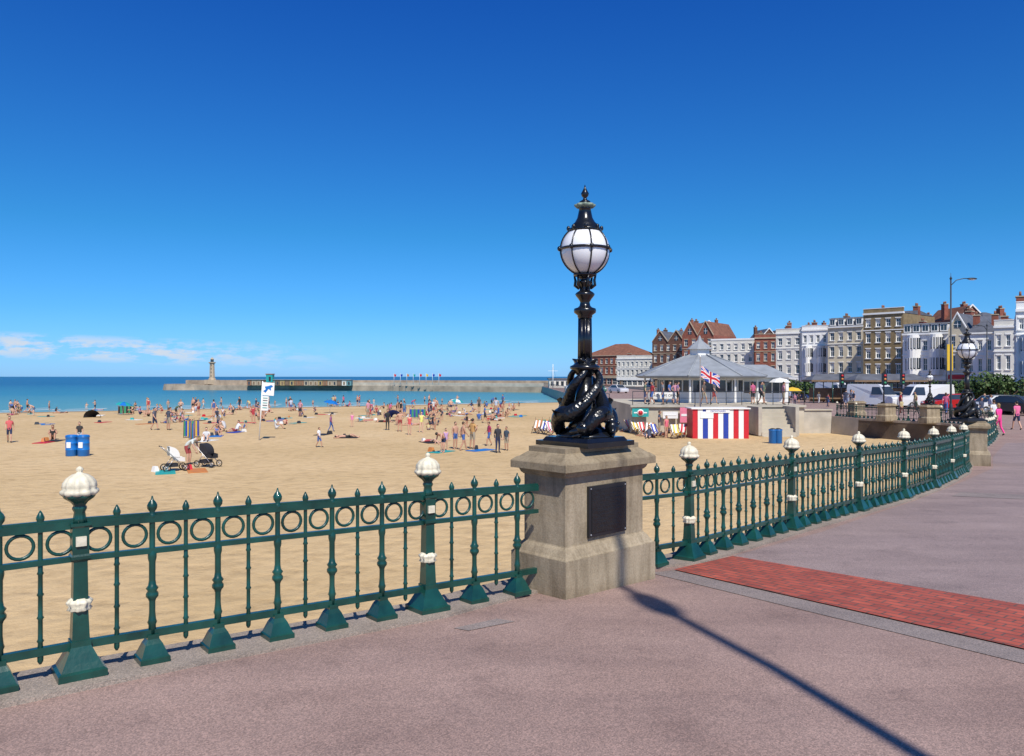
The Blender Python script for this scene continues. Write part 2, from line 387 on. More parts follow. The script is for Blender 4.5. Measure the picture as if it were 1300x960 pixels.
# ------------------------------------------------------------------ railing
def heavy(mb,M,lod):
    s=10 if lod==0 else 5
    mb.sq([(.078,0.0),(.078,.03),(.070,.036),(.045,.10),(.030,.125),(.030,.15)],M_green,M)
    pr=[(.020,.14),(.020,.20),(.026,.215),(.021,.23),(.017,.27),(.017,.33),(.022,.345),(.034,.36),(.034,.375),(.024,.39),(.034,.405),(.022,.42),(.018,.45),(.018,.55),(.024,.575),(.024,.6),(.016,.62),(.016,.78),(.022,.80),(.022,.82),(.013,.83),(.026,.85),(.028,.868),(.02,.885),(.008,.90),(.004,.92)]
    if lod: pr=pr[::2]+[pr[-1]]
    mb.lathe(pr,s,M_green,M)
def thin(mb,M,lod):
    s=8 if lod==0 else 4
    pr=[(.006,.09),(.014,.105),(.015,.13),(.012,.2),(.018,.21),(.012,.22),(.0115,.32),(.018,.33),(.012,.34),(.0115,.44),(.018,.45),(.012,.46),(.0115,.55),(.017,.56),(.012,.57),(.012,.79),(.016,.80),(.010,.815),(.020,.84),(.020,.85),(.012,.868),(.003,.885)]
    if lod: pr=pr[::3]+[pr[-1]]
    mb.lathe(pr,s,M_green,M)
def mainpost(mb,M,lod):
    s=40 if lod==0 else 8
    mb.sq([(.115,0),(.115,.035),(.10,.045),(.085,.075),(.055,.14),(.048,.155),(.048,.185)],M_green,M)
    mb.sq([(.042,.185),(.036,.34)],M_green,M)
    mb.lathe([(.040,.335),(.058,.345),(.048,.36),(.060,.378),(.060,.388),(.040,.405)],s,M_cream,M,True,0,10,.08)
    mb.sq([(.036,.40),(.033,.60),(.046,.615),(.046,.63),(.040,.64),(.040,.78),(.048,.79),(.048,.805)],M_green,M)
    for sgn in (-1,1):
        mb.box((0,sgn*.046,.71),(.05,.016,.05),M_cream,M)
    mb.lathe([(.040,.805),(.030,.83),(.026,.86),(.034,.875),(.034,.885),(.028,.895),(.042,.915),(.070,.935),(.080,.955)],s,M_green,M,True,0,10,.05)
    mb.lathe([(.078,.950),(.088,.962),(.088,.975),(.076,.985),(.080,.995),(.076,1.018),(.060,1.042),(.038,1.058),(.016,1.066),(.012,1.074),(.018,1.084),(.012,1.096),(.002,1.102)],s,M_cream,M,True,0,10 if not lod else 0,.075)
def railing(name,spans,lod=0,skipfirst=False,skiplast=False):
    mb=MB()
    for si,(a,b,n) in enumerate(spans):
        ang=math.atan2(b[1]-a[1],b[0]-a[0]); za,zb_=gz(a[1])+.02,gz(b[1])+.02
        for z,w,h in ((.795,.04,.042),(.615,.034,.03),(.155,.034,.042)):
            mb.beam((a[0],a[1],za+z),(b[0],b[1],zb_+z),w,h,M_green)
        if not lod:
            mb.beam((a[0],a[1],za+.822),(b[0],b[1],zb_+.822),.022,.014,M_green)
        m=int(round(n*2))
        for k in range(0,m+1):
            t=k/m if abs(n*2-m)<1e-6 else k/(n*2)
            x=a[0]+(b[0]-a[0])*t;y=a[1]+(b[1]-a[1])*t;z=za+(zb_-za)*t; M=T(x,y,z,ang)
            first=(k==0);last=(k==m)
            if first:
                if not(si==0 and skipfirst): mainpost(mb,M,lod)
            elif last:
                if si==len(spans)-1 and not skiplast: mainpost(mb,M,lod)
            elif k%2==0: heavy(mb,M,lod)
            else: thin(mb,M,lod)
            if k<m:
                L=math.hypot(b[0]-a[0],b[1]-a[1])/m
                mb.ring((L/2,0,.705),min(.060,L/2-.02),.0095,M_green,M,'y',20 if not lod else 8,6 if not lod else 4)
    return mb.obj(name)
P1=(-2.30,4.19);P2=(-.59,5.52)
dx,dy=P2[0]-P1[0],P2[1]-P1[1]
Pm=(P1[0]-dx,P1[1]-dy);Pmm=(P1[0]-2*dx,P1[1]-2*dy)
Pe=(P2[0]+dx*.46,P2[1]+dy*.46)
railing('ornamental_railing',[(Pmm,Pm,6),(Pm,P1,6),(P1,P2,6),(P2,Pe,2.5)],0,False,True)
Q=[(.95,6.83),(1.667,7.41),(3.28,9.24),(4.82,10.95),(6.22,12.5),(7.6,14.2),(8.9,15.95),(10.15,17.7),(11.35,19.55)]
sp=[(Q[0],Q[1],2)]+[(Q[i],Q[i+1],7 if i<4 else 6) for i in range(1,8)]
railing('ornamental_railing',sp,0,True,True)
def resample(pl,d):
    out=[V(pl[0])];rem=d
    for a,b in zip(pl[:-1],pl[1:]):
        a=V(a);b=V(b);L=(b-a).length;t=rem
        while t<=L: out.append(a+(b-a)*(t/L)); t+=d
        rem=t-L
    return [(p.x,p.y) for p in out]
bay=resample([(12.5,21.3),(14.3,24.4),(19.3,31.9),(25.2,40.9),(27.8,46),(27.3,49.6),(25.8,52.1),(24.5,55.2),(23.9,58.0)],2.2)
railing('ornamental_railing',[(bay[i],bay[i+1],6) for i in range(len(bay)-1)],1)
# ------------------------------------------------------------------ pillars and victorian lamps
def pillar(name,x,y,ang,w=1.1,d=.6,plaque=True):
    z0=gz(y)-.03; mb=MB(); M=None
    hw,hd=w/2,d/2
    def rl(prof,mt=M_stone):
        vs=[];fs=[];n=len(prof)
        for ins,z in prof:
            a,b=hw-ins,hd-ins; vs+=[(-a,-b,z),(a,-b,z),(a,b,z),(-a,b,z)]
        for i in range(n-1):
            for k in range(4):
                fs.append((i*4+k,i*4+(k+1)%4,(i+1)*4+(k+1)%4,(i+1)*4+k))
        fs.append((3,2,1,0)); fs.append(tuple((n-1)*4+k for k in range(4)))
        mb.add(vs,fs,mt,M)
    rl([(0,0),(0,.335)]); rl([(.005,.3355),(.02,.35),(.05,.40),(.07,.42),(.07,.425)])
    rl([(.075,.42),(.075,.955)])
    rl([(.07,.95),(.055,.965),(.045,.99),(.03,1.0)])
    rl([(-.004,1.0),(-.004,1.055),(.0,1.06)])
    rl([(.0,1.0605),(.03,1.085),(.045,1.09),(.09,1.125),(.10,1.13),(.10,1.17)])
    if plaque:
        I=Matrix.Identity(4)
        mb.box((0,-hd+.066,.665),(.46,.03,.40),M_blackd); mb.box((0,-hd+.052,.665),(.40,.012,.34),mat('plaque_bronze',(.012,.011,.010),.35,.3,30,.3,80))
        for sx in (-1,1):
            for sz in (-1,1): mb.lathe([(.008,0),(.006,.006),(.001,.008)],8,M_metal,I@Matrix.Translation((sx*.21,-hd+.050,.665+sz*.18))@Matrix.Rotation(pi/2,4,'X'))
        for k in range(9): mb.box((0,-hd+.0455,.79-.031*k),(.30-.03*(k%3),.003,.006),M_blackd)
    return mb.obj(name,bevel=.009,loc=(x,y,z0),rot=ang), z0+1.17
def lampv(name,x,y,z,ang,s=1.0,far=False):
    mb=MB(); M=T(x,y,z,ang,s); K=M_black if not far else M_blackd; KS=M_scale if not far else M_blackd; sg=24 if not far else 12
    mb.box((0,0,.02),(.58,.58,.04),K,M); mb.box((0,0,.055),(.50,.50,.03),K,M,(.92,.92)); mb.lathe([(.23,.07),(.23,.085),(.20,.10),(.17,.13),(.15,.15)],sg,K,M)
    mb.lathe([(.16,.12),(.12,.2),(.085,.35),(.06,.6)],sg,K,M)
    nd=4
    for k in range(nd):
        a0=2*pi*k/nd+.75; pts=[];rad=[]
        N=30
        for i in range(N):
            t=i/(N-1)
            a=a0+t*2*pi*.55
            R=.165*(1-t)**.75+.058+ .022*math.sin(t*10)
            zz=.135+.05*math.sin(min(1,t*4)*pi)+ .53*t**1.05
            pts.append((R*math.cos(a),R*math.sin(a),zz))
            if t<.22: rr=.052+.016*math.sin(t/.22*pi/2)
            else: rr=.056*(1-(t-.22)/.78)**.9+.014
            rad.append(rr)
        mb.tube(pts,rad,14,KS,M)
        hx,hy=pts[0][0],pts[0][1]; tx,ty=-math.sin(a0),math.cos(a0)
        mb.ell((hx-tx*.02,hy-ty*.02,.15),(.062,.062,.060),K,M,12,8)
        mb.tube([(hx-tx*.02,hy-ty*.02,.155),(hx-tx*.08,hy-ty*.08,.125),(hx-tx*.13,hy-ty*.13,.115)],[.048,.032,.014],10,K,M)
        mb.tube([(hx-tx*.02,hy-ty*.02,.125),(hx-tx*.07,hy-ty*.07,.09),(hx-tx*.11,hy-ty*.11,.08)],[.038,.025,.012],8,K,M)
        ca,sa=math.cos(a0),math.sin(a0)
        mb.ell((hx+ca*.05-tx*.03,hy+sa*.05-ty*.03,.18),(.016,.016,.016),K,M,8,6)
        for fi,sc in ((5,.6),(12,.45)):
            f=V(pts[fi]); g=V(pts[fi+2]); o=V((f.x,f.y,0)).normalized()
            mb.add([f+o*rad[fi]*.8,f+o*(rad[fi]+.07*sc)+V((0,0,.07*sc)),g+o*(rad[fi]+.03*sc)+V((0,0,.03*sc)),g+o*rad[fi+2]*.8,f+o*rad[fi]+V((0,0,-.03))],[(0,1,2,3),(0,4,1)],K,M)
        e=pts[-1]; an=math.atan2(e[1],e[0])
        for sgn in (-1,1):
            b0=V(e); o1=V((math.cos(an+sgn*.7)*.11,math.sin(an+sgn*.7)*.11,e[2]+.05)); o2=V((math.cos(an+sgn*.9)*.09,math.sin(an+sgn*.9)*.09,e[2]-.01))
            c2=V((e[0]*1.25,e[1]*1.25,e[2]+.02))
            mb.add([b0,o2,o1,c2],[(0,1,2,3)],K,M); mb.tube([b0,(b0+o1)/2+V((0,0,.01)),o1],[.02,.018,.006],6,K,M)
    mb.lathe([(.07,.58),(.10,.62),(.125,.635),(.125,.655),(.10,.665),(.085,.68),(.065,.70),(.055,.73)],sg,K,M)
    mb.lathe([(.056,.70),(.052,1.06)],64 if not far else 12,K,M,True,0,8,.09)
    mb.lathe([(.052,1.05),(.062,1.065),(.062,1.08),(.090,1.10),(.094,1.12),(.09,1.135),(.06,1.145),(.045,1.16),(.04,1.19),(.055,1.215),(.075,1.24),(.083,1.255),(.07,1.27),(.045,1.285),(.040,1.31),(.048,1.335),(.065,1.35),(.065,1.36),(.04,1.37),(.045,1.39),(.095,1.41),(.10,1.42),(.07,1.432)],sg,K,M)
    for k in range(6):
        a=pi*k/3; mb.tube([(.05*math.cos(a),.05*math.sin(a),1.30),(.085*math.cos(a),.085*math.sin(a),1.33),(.08*math.cos(a),.08*math.sin(a),1.37),(.09*math.cos(a),.09*math.sin(a),1.41)],[.01,.014,.012,.008],6,K,M)
    gc=1.62; R=.205
    mb.ell((0,0,gc),(R,R,R),M_globe,M,32 if not far else 14,20 if not far else 10)
    mb.ring((0,0,gc+.01),R+.006,.0115,K,M,'z',36,8)
    for k in range(4):
        a=pi*k/4+.2; pts=[((R+.005)*math.cos(b)*math.cos(a),(R+.005)*math.cos(b)*math.sin(a),gc+(R+.005)*math.sin(b)) for b in [2*pi*j/40 for j in range(40)]]
        mb.tube(pts,.0065,6,K,M,True,True)
    for k in range(8):
        a=pi*k/4+.2; mb.ell((math.cos(a)*(R+.012),math.sin(a)*(R+.012),gc+.01),(.02,.02,.022),K,M,8,6)
    mb.lathe([(.135,gc+.150),(.140,gc+.165),(.140,gc+.178),(.115,gc+.19),(.112,gc+.21),(.085,gc+.235),(.065,gc+.27),(.056,gc+.31),(.05,gc+.345),(.062,gc+.355)],sg,K,M)
    for k in range(8):
        a=pi*k/4; mb.ell((math.cos(a)*.138,math.sin(a)*.138,gc+.185),(.016,.016,.022),K,M,8,6)
    mb.lathe([(.06,gc+.352),(.080,gc+.372),(.080,gc+.385),(.05,gc+.395)],sg*2,mat('verdigris_trim',(.20,.26,.20),.5) if not far else K,M,True,0,8,.12)
    mb.lathe([(.05,gc+.39),(.045,gc+.41),(.018,gc+.425),(.014,gc+.44),(.028,gc+.455),(.034,gc+.475),(.02,gc+.50),(.008,gc+.525),(.002,gc+.55)],sg,K,M)
    return mb.obj(name)
PX,PY,PA=.600,6.48,math.radians(43)
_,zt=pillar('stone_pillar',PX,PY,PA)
lampv('victorian_street_lamp',PX,PY,zt-.005,PA,.985)
_,zt2=pillar('stone_pillar',11.95,20.35,math.radians(60),1.1,.7,False)
lampv('victorian_street_lamp',11.95-.25,20.35-.1,zt2-.005,.3,1.12,True)
for i,(px,D,a) in enumerate(((1187,49.5,.2),(1131,52,0.4),(1092,57,.3))):
    X=(px-650)/1000*D
    _,z3=pillar('stone_pillar',X,D+.6,a,1.1,.8,False)
    if i==0: lampv('victorian_street_lamp',X,D+.6,z3,.3,1.05,True)
def slamp(name,x,y,H,arms=((1.8,0),),r=.07):
    z=gz(y); mb=MB()
    mb.lathe([(r*1.7,0),(r*1.7,.9),(r*1.1,1.0),(r,1.1),(r*.7,H)],12,M_greyp,T(x,y,z))
    mb.lathe([(r*1.2,H-.05),(r*1.3,H),(r*.3,H+.15),(.01,H+.4)],10,M_greyp,T(x,y,z))
    for L,a in arms:
        c,s=math.cos(a),math.sin(a)
        mb.tube([(0,0,H-.5),(L*.3*c,L*.3*s,H-.12),(L*.7*c,L*.7*s,H),(L*c,L*s,H)],.03,8,M_greyp,T(x,y,z))
        Mh=T(x,y,z)@Matrix.Translation((L*c,L*s,H-.02))@Matrix.Rotation(a,4,'Z')
        mb.ell((.2,0,0),(.38,.13,.08),M_greyp,Mh,12,8); mb.ell((.22,0,-.05),(.26,.10,.06),M_globe,Mh,10,6)
    mb.obj(name)
slamp('tall_street_lamp',31.2,56,9.9,((1.3,0),))
slamp('tall_street_lamp',.603*78,78,8.0,((.9,pi),))
slamp('tall_street_lamp',.365*150,150,11,((1.5,pi),))
slamp('tall_street_lamp',1.51+.268*6,4.09-.963*6,10.6,((1.0,math.radians(-74.4)),),.06)
# ------------------------------------------------------------------ buildings
def facade(w,g,M,W,zb0,zt,floors,bays,wm,trim,shop=False,wf=.46,hf=.62,shopc=None,y=0):
    H=(zt-zb0); fh=H/floors
    for i in range(floors):
        z0=zb0+i*fh;z1=z0+fh
        if i==0 and shop: zs,zh,bw,nb=z0+.35,z1-.9,.84,max(1,bays-1)
        else: zs,zh,bw,nb=z0+fh*(.5-hf/2)+.1,z0+fh*(.5+hf/2)+.05,wf,bays
        if i==floors-1 and floors>2: zh=zs+(zh-zs)*.8
        w.quad((0,y,z0),(W,y,z0),(W,y,zs),(0,y,zs),wm,M); w.quad((0,y,zh),(W,y,zh),(W,y,z1),(0,y,z1),wm,M)
        cw=W/nb; x=0
        for b in range(nb):
            xa=cw*b+cw*(1-bw)/2; xb=cw*(b+1)-cw*(1-bw)/2
            w.quad((x,y,zs),(xa,y,zs),(xa,y,zh),(x,y,zh),wm,M); x=xb
            d=.22
            w.add([(xa,y,zs),(xb,y,zs),(xb,y,zh),(xa,y,zh),(xa,y+d,zs),(xb,y+d,zs),(xb,y+d,zh),(xa,y+d,zh)],[(0,1,5,4),(1,2,6,5),(2,3,7,6),(3,0,4,7)],trim,M)
            g.quad((xa,y+d,zs),(xb,y+d,zs),(xb,y+d,zh),(xa,y+d,zh),M_glass,M)
            ft=.08
            for (cx,cz,sx,sz) in ((xa+ft/2,(zs+zh)/2,ft,zh-zs),(xb-ft/2,(zs+zh)/2,ft,zh-zs),((xa+xb)/2,zs+ft/2,xb-xa-2*ft,ft),((xa+xb)/2,zh-ft/2,xb-xa-2*ft,ft),((xa+xb)/2,(zs+zh)/2,xb-xa-2*ft,.07)):
                g.box((cx,y+d-.03,cz),(sx,.05,sz),M_white,M)
            g.box(((xa+xb)/2,y+d-.02,(zs+zh)/2),(.05,.03,zh-zs-2*ft),M_white,M)
            if random.random()<.4 and not(i==0 and shop):
                q=random.uniform(.3,.7)
                g.quad((xa+ft,y+d-.012,zs+(zh-zs)*q),(xb-ft,y+d-.012,zs+(zh-zs)*q),(xb-ft,y+d-.012,zh-ft),(xa+ft,y+d-.012,zh-ft),M_off,M)
            if not(i==0 and shop): w.box(((xa+xb)/2,y-.06,zs-.06),(xb-xa+.25,.14,.12),trim,M); w.box(((xa+xb)/2,y-.035,zh+.1),(xb-xa+.2,.08,.16),trim,M)
        w.quad((x,y,zs),(W,y,zs),(W,y,zh),(x,y,zh),wm,M)
        if i==0 and shop:
            w.box((W/2,y-.12,zh+.42),(W-.1,.24,.6),shopc or trim,M)
        elif i==1 or i==floors-1: w.box((W/2,y-.06,z0),(W-.02,.13,.16),trim,M)
def building(name,p0,p1,zt,depth,floors,bays,wm,trim=None,roof='parapet',rh=2.5,rm=None,shop=True,shopc=None,bow=False,chim=2,side=True,hf=.62):
    trim=trim or M_white; rm=rm or M_slate
    p0=V(p0);p1=V(p1); W=(p1-p0).length; ang=math.atan2(p1.y-p0.y,p1.x-p0.x); z0=gz(99)
    M=T(p0.x,p0.y,0,ang); e=empty(name,(0,0,0))
    w=MB();g=MB();r=MB()
    facade(w,g,M,W,z0,zt,floors,bays,wm,trim,shop,shopc=shopc,hf=hf)
    Ms=M@Matrix.Translation((0,depth,0))@Matrix.Rotation(-pi/2,4,'Z')
    if side: facade(w,g,Ms,depth,z0,zt,floors,max(1,int(depth/4)),wm,trim,False,.25,.45)
    else: w.quad((0,0,z0),(0,depth,z0),(0,depth,zt),(0,0,zt),wm,M)
    w.quad((W,0,z0),(W,depth,z0),(W,depth,zt),(W,0,zt),wm,M); w.quad((0,depth,z0),(W,depth,z0),(W,depth,zt),(0,depth,zt),wm,M)
    if bow:
        nb=max(1,bays//2)
        for b in range(nb):
            cx=W*(b+.5)/nb; bwid=W/nb*.62; fh=(zt-z0)/floors
            for i in range(1,floors-(0 if floors<4 else 1)):
                za=z0+i*fh; n=5
                pts=[(cx-bwid/2+bwid*k/n, -1.1*math.sin(pi*k/n)**.7) for k in range(n+1)]
                for k in range(n):
                    (xa,ya),(xb,yb)=pts[k],pts[k+1]
                    w.quad((xa,ya,za),(xb,yb,za),(xb,yb,za+fh*.28),(xa,ya,za+fh*.28),trim,M); g.quad((xa,ya+.06,za+fh*.28),(xb,yb+.06,za+fh*.28),(xb,yb+.06,za+fh*.85),(xa,ya+.06,za+fh*.85),M_glass,M)
                    w.quad((xa,ya,za+fh*.85),(xb,yb,za+fh*.85),(xb,yb,za+fh),(xa,ya,za+fh),trim,M)
                    w.box((xa,ya,za+fh*.56),(.14,.14,fh*.6),trim,M); g.box(((xa+xb)/2,(ya+yb)/2,za+fh*.6),(.06,.06,fh*.5),M_white,M)
                w.add([(x,y,za+fh) for x,y in pts],[tuple(range(n+1))],trim,M)
    if roof=='parapet':
        w.box((W/2,.1,zt+.15),(W+.1,.6,.3),trim,M); w.box((W/2,.15,zt+.65),(W,.3,.7),wm,M); w.box((W/2,.15,zt+1.05),(W+.06,.4,.1),trim,M)
        r.add([(.1,.5,zt+.1),(W-.1,.5,zt+.1),(W-.1,depth/2,zt+rh),(.1,depth/2,zt+rh),(W-.1,depth,zt+.1),(.1,depth,zt+.1)],[(0,1,2,3),(3,2,4,5),(0,3,5),(1,4,2)],rm,M)
    elif roof=='mansard':
        w.box((W/2,.05,zt+.15),(W+.1,.7,.3),trim,M)
        a=.9
        r.add([(0,.2,zt+.3),(W,.2,zt+.3),(W,depth,zt+.3),(0,depth,zt+.3),(.1,a+.2,zt+rh),(W-.1,a+.2,zt+rh),(W-.1,depth-a,zt+rh),(.1,depth-a,zt+rh)],[(0,1,5,4),(1,2,6,5),(2,3,7,6),(3,0,4,7),(4,5,6,7)],rm,M)
        for b in range(bays):
            cx=W*(b+.5)/bays
            w.box((cx,.55,zt+rh*.55),(1.1,.9,rh*.62),trim,M); g.box((cx,.09,zt+rh*.55),(.8,.02,rh*.46),M_glass,M); g.box((cx,.075,zt+rh*.55),(.05,.02,rh*.46),M_white,M); r.box((cx,.5,zt+rh*.9),(1.3,1.1,.12),M_lead,M)
    elif roof=='gablef':
        ng=max(1,bays//2)
        for b in range(ng):
            xa=W*b/ng;xb=W*(b+1)/ng;xm=(xa+xb)/2
            w.add([(xa,0,zt),(xb,0,zt),(xm,0,zt+rh)],[(0,1,2)],wm,M)
            for (u,v) in (((xa,zt),(xm,zt+rh)),((xb,zt),(xm,zt+rh))):
                r.add([(u[0],-.25,u[1]),(v[0],-.25,v[1]),(v[0],depth,v[1]),(u[0],depth,u[1])],[(0,1,2,3)],rm,M)
                w.beam((u[0],-.15,u[1]+.05),(v[0],-.15,v[1]+.05),.25,.3,trim,M)
            g.box((xm,-.03,zt+rh*.3),(.9,.06,rh*.4),M_glass,M); g.box((xm,-.05,zt+rh*.3),(1.1,.04,.08),M_white,M); g.box((xm,-.07,zt+rh*.3),(.07,.02,rh*.4),M_white,M)
    elif roof=='hip':
        i=min(depth,W)/2*.9
        w.box((W/2,-.05,zt+.1),(W+.3,.5,.2),trim,M)
        r.add([(-.3,-.3,zt+.2),(W+.3,-.3,zt+.2),(W+.3,depth+.3,zt+.2),(-.3,depth+.3,zt+.2),(i,depth/2,zt+rh),(W-i,depth/2,zt+rh)],[(0,1,5,4),(1,2,5),(2,3,4,5),(3,0,4)],rm,M)
    elif roof=='flat':
        w.box((W/2,depth/2,zt+.2),(W+.2,depth+.2,.4),trim,M)
    for c in range(chim):
        cx=.5+(W-1)*c/max(1,chim-1); r.box((cx,depth*.5,zt+rh*.5+.3),(.8,1.2,rh+.6),M_dbrick if wm in(M_dbrick,) else M_brick,M); r.box((cx,depth*.5,zt+rh+.68),(.95,1.35,.15),M_tan,M)
        for q in (-1,0,1): r.lathe([(.13,0),(.10,.5)],8,M_tile,M@Matrix.Translation((cx,depth*.5+q*.38,zt+rh+.75)))
    g.box((W*.08+.5,.05,z0+1.1),(.95,.1,2.2),M_wood,M)
    w.obj('walls',e); g.obj('windows_and_door',e); r.obj('roof',e)
    return e
def P(px,D): return ((px-650)/1000*D,D)
def ZT(py,D): return 1.6+(478-py)/1000*D
rowsR=[
 ('white_georgian_house',985,162,1018,159,424,4,3,M_off,'parapet',1.4,M_slate,dict(bow=False)),
 ('white_bow_fronted_house',1018,158.5,1051,155.5,420,4,4,M_white,'parapet',1.4,M_slate,dict(bow=True)),
 ('cream_terraced_house',1051,152,1096,147,416,4,4,M_creamr,'mansard',2.0,M_slate,dict(chim=2)),
 ('stock_brick_corner_house',1096,138,1147,133,399,5,4,M_ybrick,'parapet',.9,M_slate,dict(chim=2,shopc=M_blackd)),
 ('white_mansard_hotel',1146,127,1204,122,425,3,5,M_white,'mansard',1.9,M_slate,dict(bow=True,chim=2)),
 ('cream_shop_house',1204,119,1228,117,418,3,2,M_creamr,'gablef',2.4,M_slate,dict(chim=1,shopc=M_red)),
 ('white_terraced_house',1227,112,1262,110,424,3,3,M_white,'hip',2.4,M_slate,dict(chim=2,shopc=M_blueP)),
 ('pale_terraced_house',1262,107,1298,105,416,3,3,M_off,'parapet',1.3,M_slate,dict(chim=1)),
 ('white_seafront_hotel',1290,84,1345,82,395,4,4,M_white,'parapet',1.5,M_slate,dict(bow=True,chim=2)),
 ('long_brick_market_building',742,262,806,250,452,3,10,M_brick,'hip',4.2,M_tile,dict(chim=0)),
 ('grey_balconied_terrace',783,232,829,226,456,3,8,M_off,'parapet',1.2,M_slate,dict(chim=2)),
 ('dark_brick_gabled_building',828,212,869,207,434,4,5,M_dbrick,'gablef',3.0,M_slate,dict(chim=2)),
 ('brick_gabled_hotel',866,204,906,199,426,4,4,M_brick,'gablef',3.6,M_tile,dict(chim=1)),
 ('pale_art_deco_block',903,192,957,187,432,4,6,M_off,'flat',1.0,M_slate,dict(chim=0)),
 ('red_brick_townhouse',958,184,986,182,430,4,3,M_brick,'parapet',1.0,M_slate,dict(chim=1)),
]
for (nm,a,Da,b,Db,ty,fl,by,wm,rf,rh,rm,kw) in rowsR:
    building(nm,P(a,Da),P(b,Db),ZT(ty,(Da+Db)/2),14 if a>960 else 16,fl,by,wm,None if wm not in (M_brick,M_dbrick) else M_tan,rf,rh,rm,**kw)
for (nm,a,b,D,ty,wm,rm,rf,rh,fl,by) in (
  ('hilltop_house',882,918,240,424,M_tan,M_slate,'gablef',4,4,2),('hilltop_house',965,1010,230,430,M_dbrick,M_slate,'gablef',3,4,4),
  ('hilltop_house',1155,1200,170,416,M_ybrick,M_tile,'hip',2.5,3,4),('hilltop_house',1218,1250,150,404,M_brick,M_tile,'gablef',2.5,3,2),
  ('hilltop_house',1010,1060,205,426,M_brick,M_slate,'hip',3,3,4),('hilltop_house',838,872,250,436,M_brick,M_slate,'hip',4,3,4),('hilltop_house',1250,1300,140,411,M_tan,M_slate,'hip',2.5,3,4)):
    building(nm,P(a,D),P(b,D),ZT(ty,D),12,fl,by,wm,None,rf,rh,rm,shop=False,chim=2,side=False)
# ------------------------------------------------------------------ beach pavilion on its terrace
kx,ky=15.6,65.5
mb=MB(); dz=-.5
mb.add([(8.8,58,-2.9),(21.5,58,-2.9),(22.4,74,-2.9),(8.8,74,-2.9),(8.8,58,dz),(21.5,58,dz),(22.4,74,dz),(8.8,74,dz)],[(0,1,5,4),(1,2,6,5),(2,3,7,6),(3,0,4,7),(4,5,6,7)],M_ltstone)
mb.box((15.15,57.94,dz-.08),(12.9,.3,.16),M_conc)
for x in [8.9+1.15*k for k in range(12)]:
    mb.lathe([(.025,0),(.025,1.0)],6,M_greyp,T(x,58.1,dz))
mb.beam((8.9,58.1,dz+1.0),(21.5,58.1,dz+1.0),.05,.05,M_greyp); mb.beam((8.9,58.1,dz+.5),(21.5,58.1,dz+.5),.03,.03,M_greyp)
mb.obj('pavilion_terrace')
e=empty('beach_pavilion'); w=MB();r=MB();g=MB()
M=T(kx,ky,dz)
w.lathe([(3.5,0),(3.5,.85)],8,M_white,M,False,pi/8); g.lathe([(3.45,.85),(3.45,1.8)],8,M_glass,M,False,pi/8); w.lathe([(3.5,1.8),(3.5,2.2)],8,M_white,M,False,pi/8)
for k in range(24):
    a=2*pi*k/24+pi/8; rad=3.5 if k%3==0 else 3.5*math.cos(pi/8)/math.cos(((k%3)*pi/12)-pi/8)
    w.box((rad*math.cos(a),rad*math.sin(a),1.3),(.1,.1,1.05),M_white,M)
for k in range(8):
    a=2*pi*k/8+pi/8
    w.lathe([(.13,0),(.10,.2),(.085,1.95),(.15,2.1)],10,M_white,M@Matrix.Translation((4.6*math.cos(a),4.6*math.sin(a),0)))
r.lathe([(5.0,1.95),(5.35,2.05),(5.4,2.15),(3.2,3.0),(.95,3.85)],8,M_lead,M,False,pi/8)
for k in range(8):
    a=2*pi*k/8+pi/8; r.tube([(5.4*math.cos(a),5.4*math.sin(a),2.17),(3.2*math.cos(a),3.2*math.sin(a),3.02),(.95*math.cos(a),.95*math.sin(a),3.88)],.07,6,M_lead,M)
w.lathe([(.8,3.8),(.8,4.35)],8,M_white,M,False,pi/8); r.lathe([(1.1,4.35),(.7,4.7),(.2,5.1),(.05,5.5)],8,M_lead,M,False,pi/8)
w.box((kx+4.6,ky+1.6,dz+1.0),(5.0,5,2.0),M_white); g.box((kx+4.8,ky-.92,dz+1.2),(3.6,.06,.9),M_glass); r.add([(kx+1.9,ky-1.3,dz+2.01),(kx+7.5,ky-1.3,dz+2.01),(kx+7.5,ky+4.4,dz+2.01),(kx+1.9,ky+4.4,dz+2.01),(kx+3.5,ky+1.5,dz+3.1),(kx+6,ky+1.5,dz+3.1)],[(0,1,5,4),(1,2,5),(2,3,4,5),(3,0,4),(3,2,1,0)],M_lead)
for k in range(5): w.box((kx+3.0+.9*k,ky-.98,dz+1.2),(.07,.06,.95),M_white)
w.obj('walls',e);g.obj('windows',e);r.obj('roof',e)
mb=MB(); bx=(842-650)/1000*59.5; mb.box((bx,59.5,.15),(2.3,.04,.5),M_white); ban=mb.obj('open_banner')
textmesh('lettering','BEACH LIFE OPEN',.26,M_dk,Matrix.Translation((bx,59.47,.15))@Matrix.Rotation(pi/2,4,'X'),ban)
mb=MB(); fx,fy=(889-650)/1000*57,57
mb.lathe([(.06,0),(.04,4.4),(.07,4.42),(.01,4.55)],8,M_white,T(fx,fy,-2.6+1.2)); mb.lathe([(.09,-.9),(.09,1.25)],8,M_white,T(fx,fy,-2.6))
N,Mm=44,28
cb=M_blueP;cr=M_red;cw=M_white
for i in range(N):
    for j in range(Mm):
        def pt(i,j):
            u=i/N;v=j/Mm; return (fx+.06+u*1.35,fy+.12*math.sin(u*8)*u-.1*u,2.35-.85*v-.75*u+.05*math.sin(u*9+v))
        x=(i+.5)/N*2-1;y=(j+.5)/Mm-.5
        if abs(x)<.1 or abs(y)<.1: c=cr
        elif abs(x)<.17 or abs(y)<.17: c=cw
        else:
            d=abs(y)-abs(x)/2; c=cr if abs(d)<.035 else (cw if abs(d)<.11 else cb)
        mb.quad(pt(i,j),pt(i+1,j),pt(i+1,j+1),pt(i,j+1),c)
mb.obj('union_flag_on_pole')
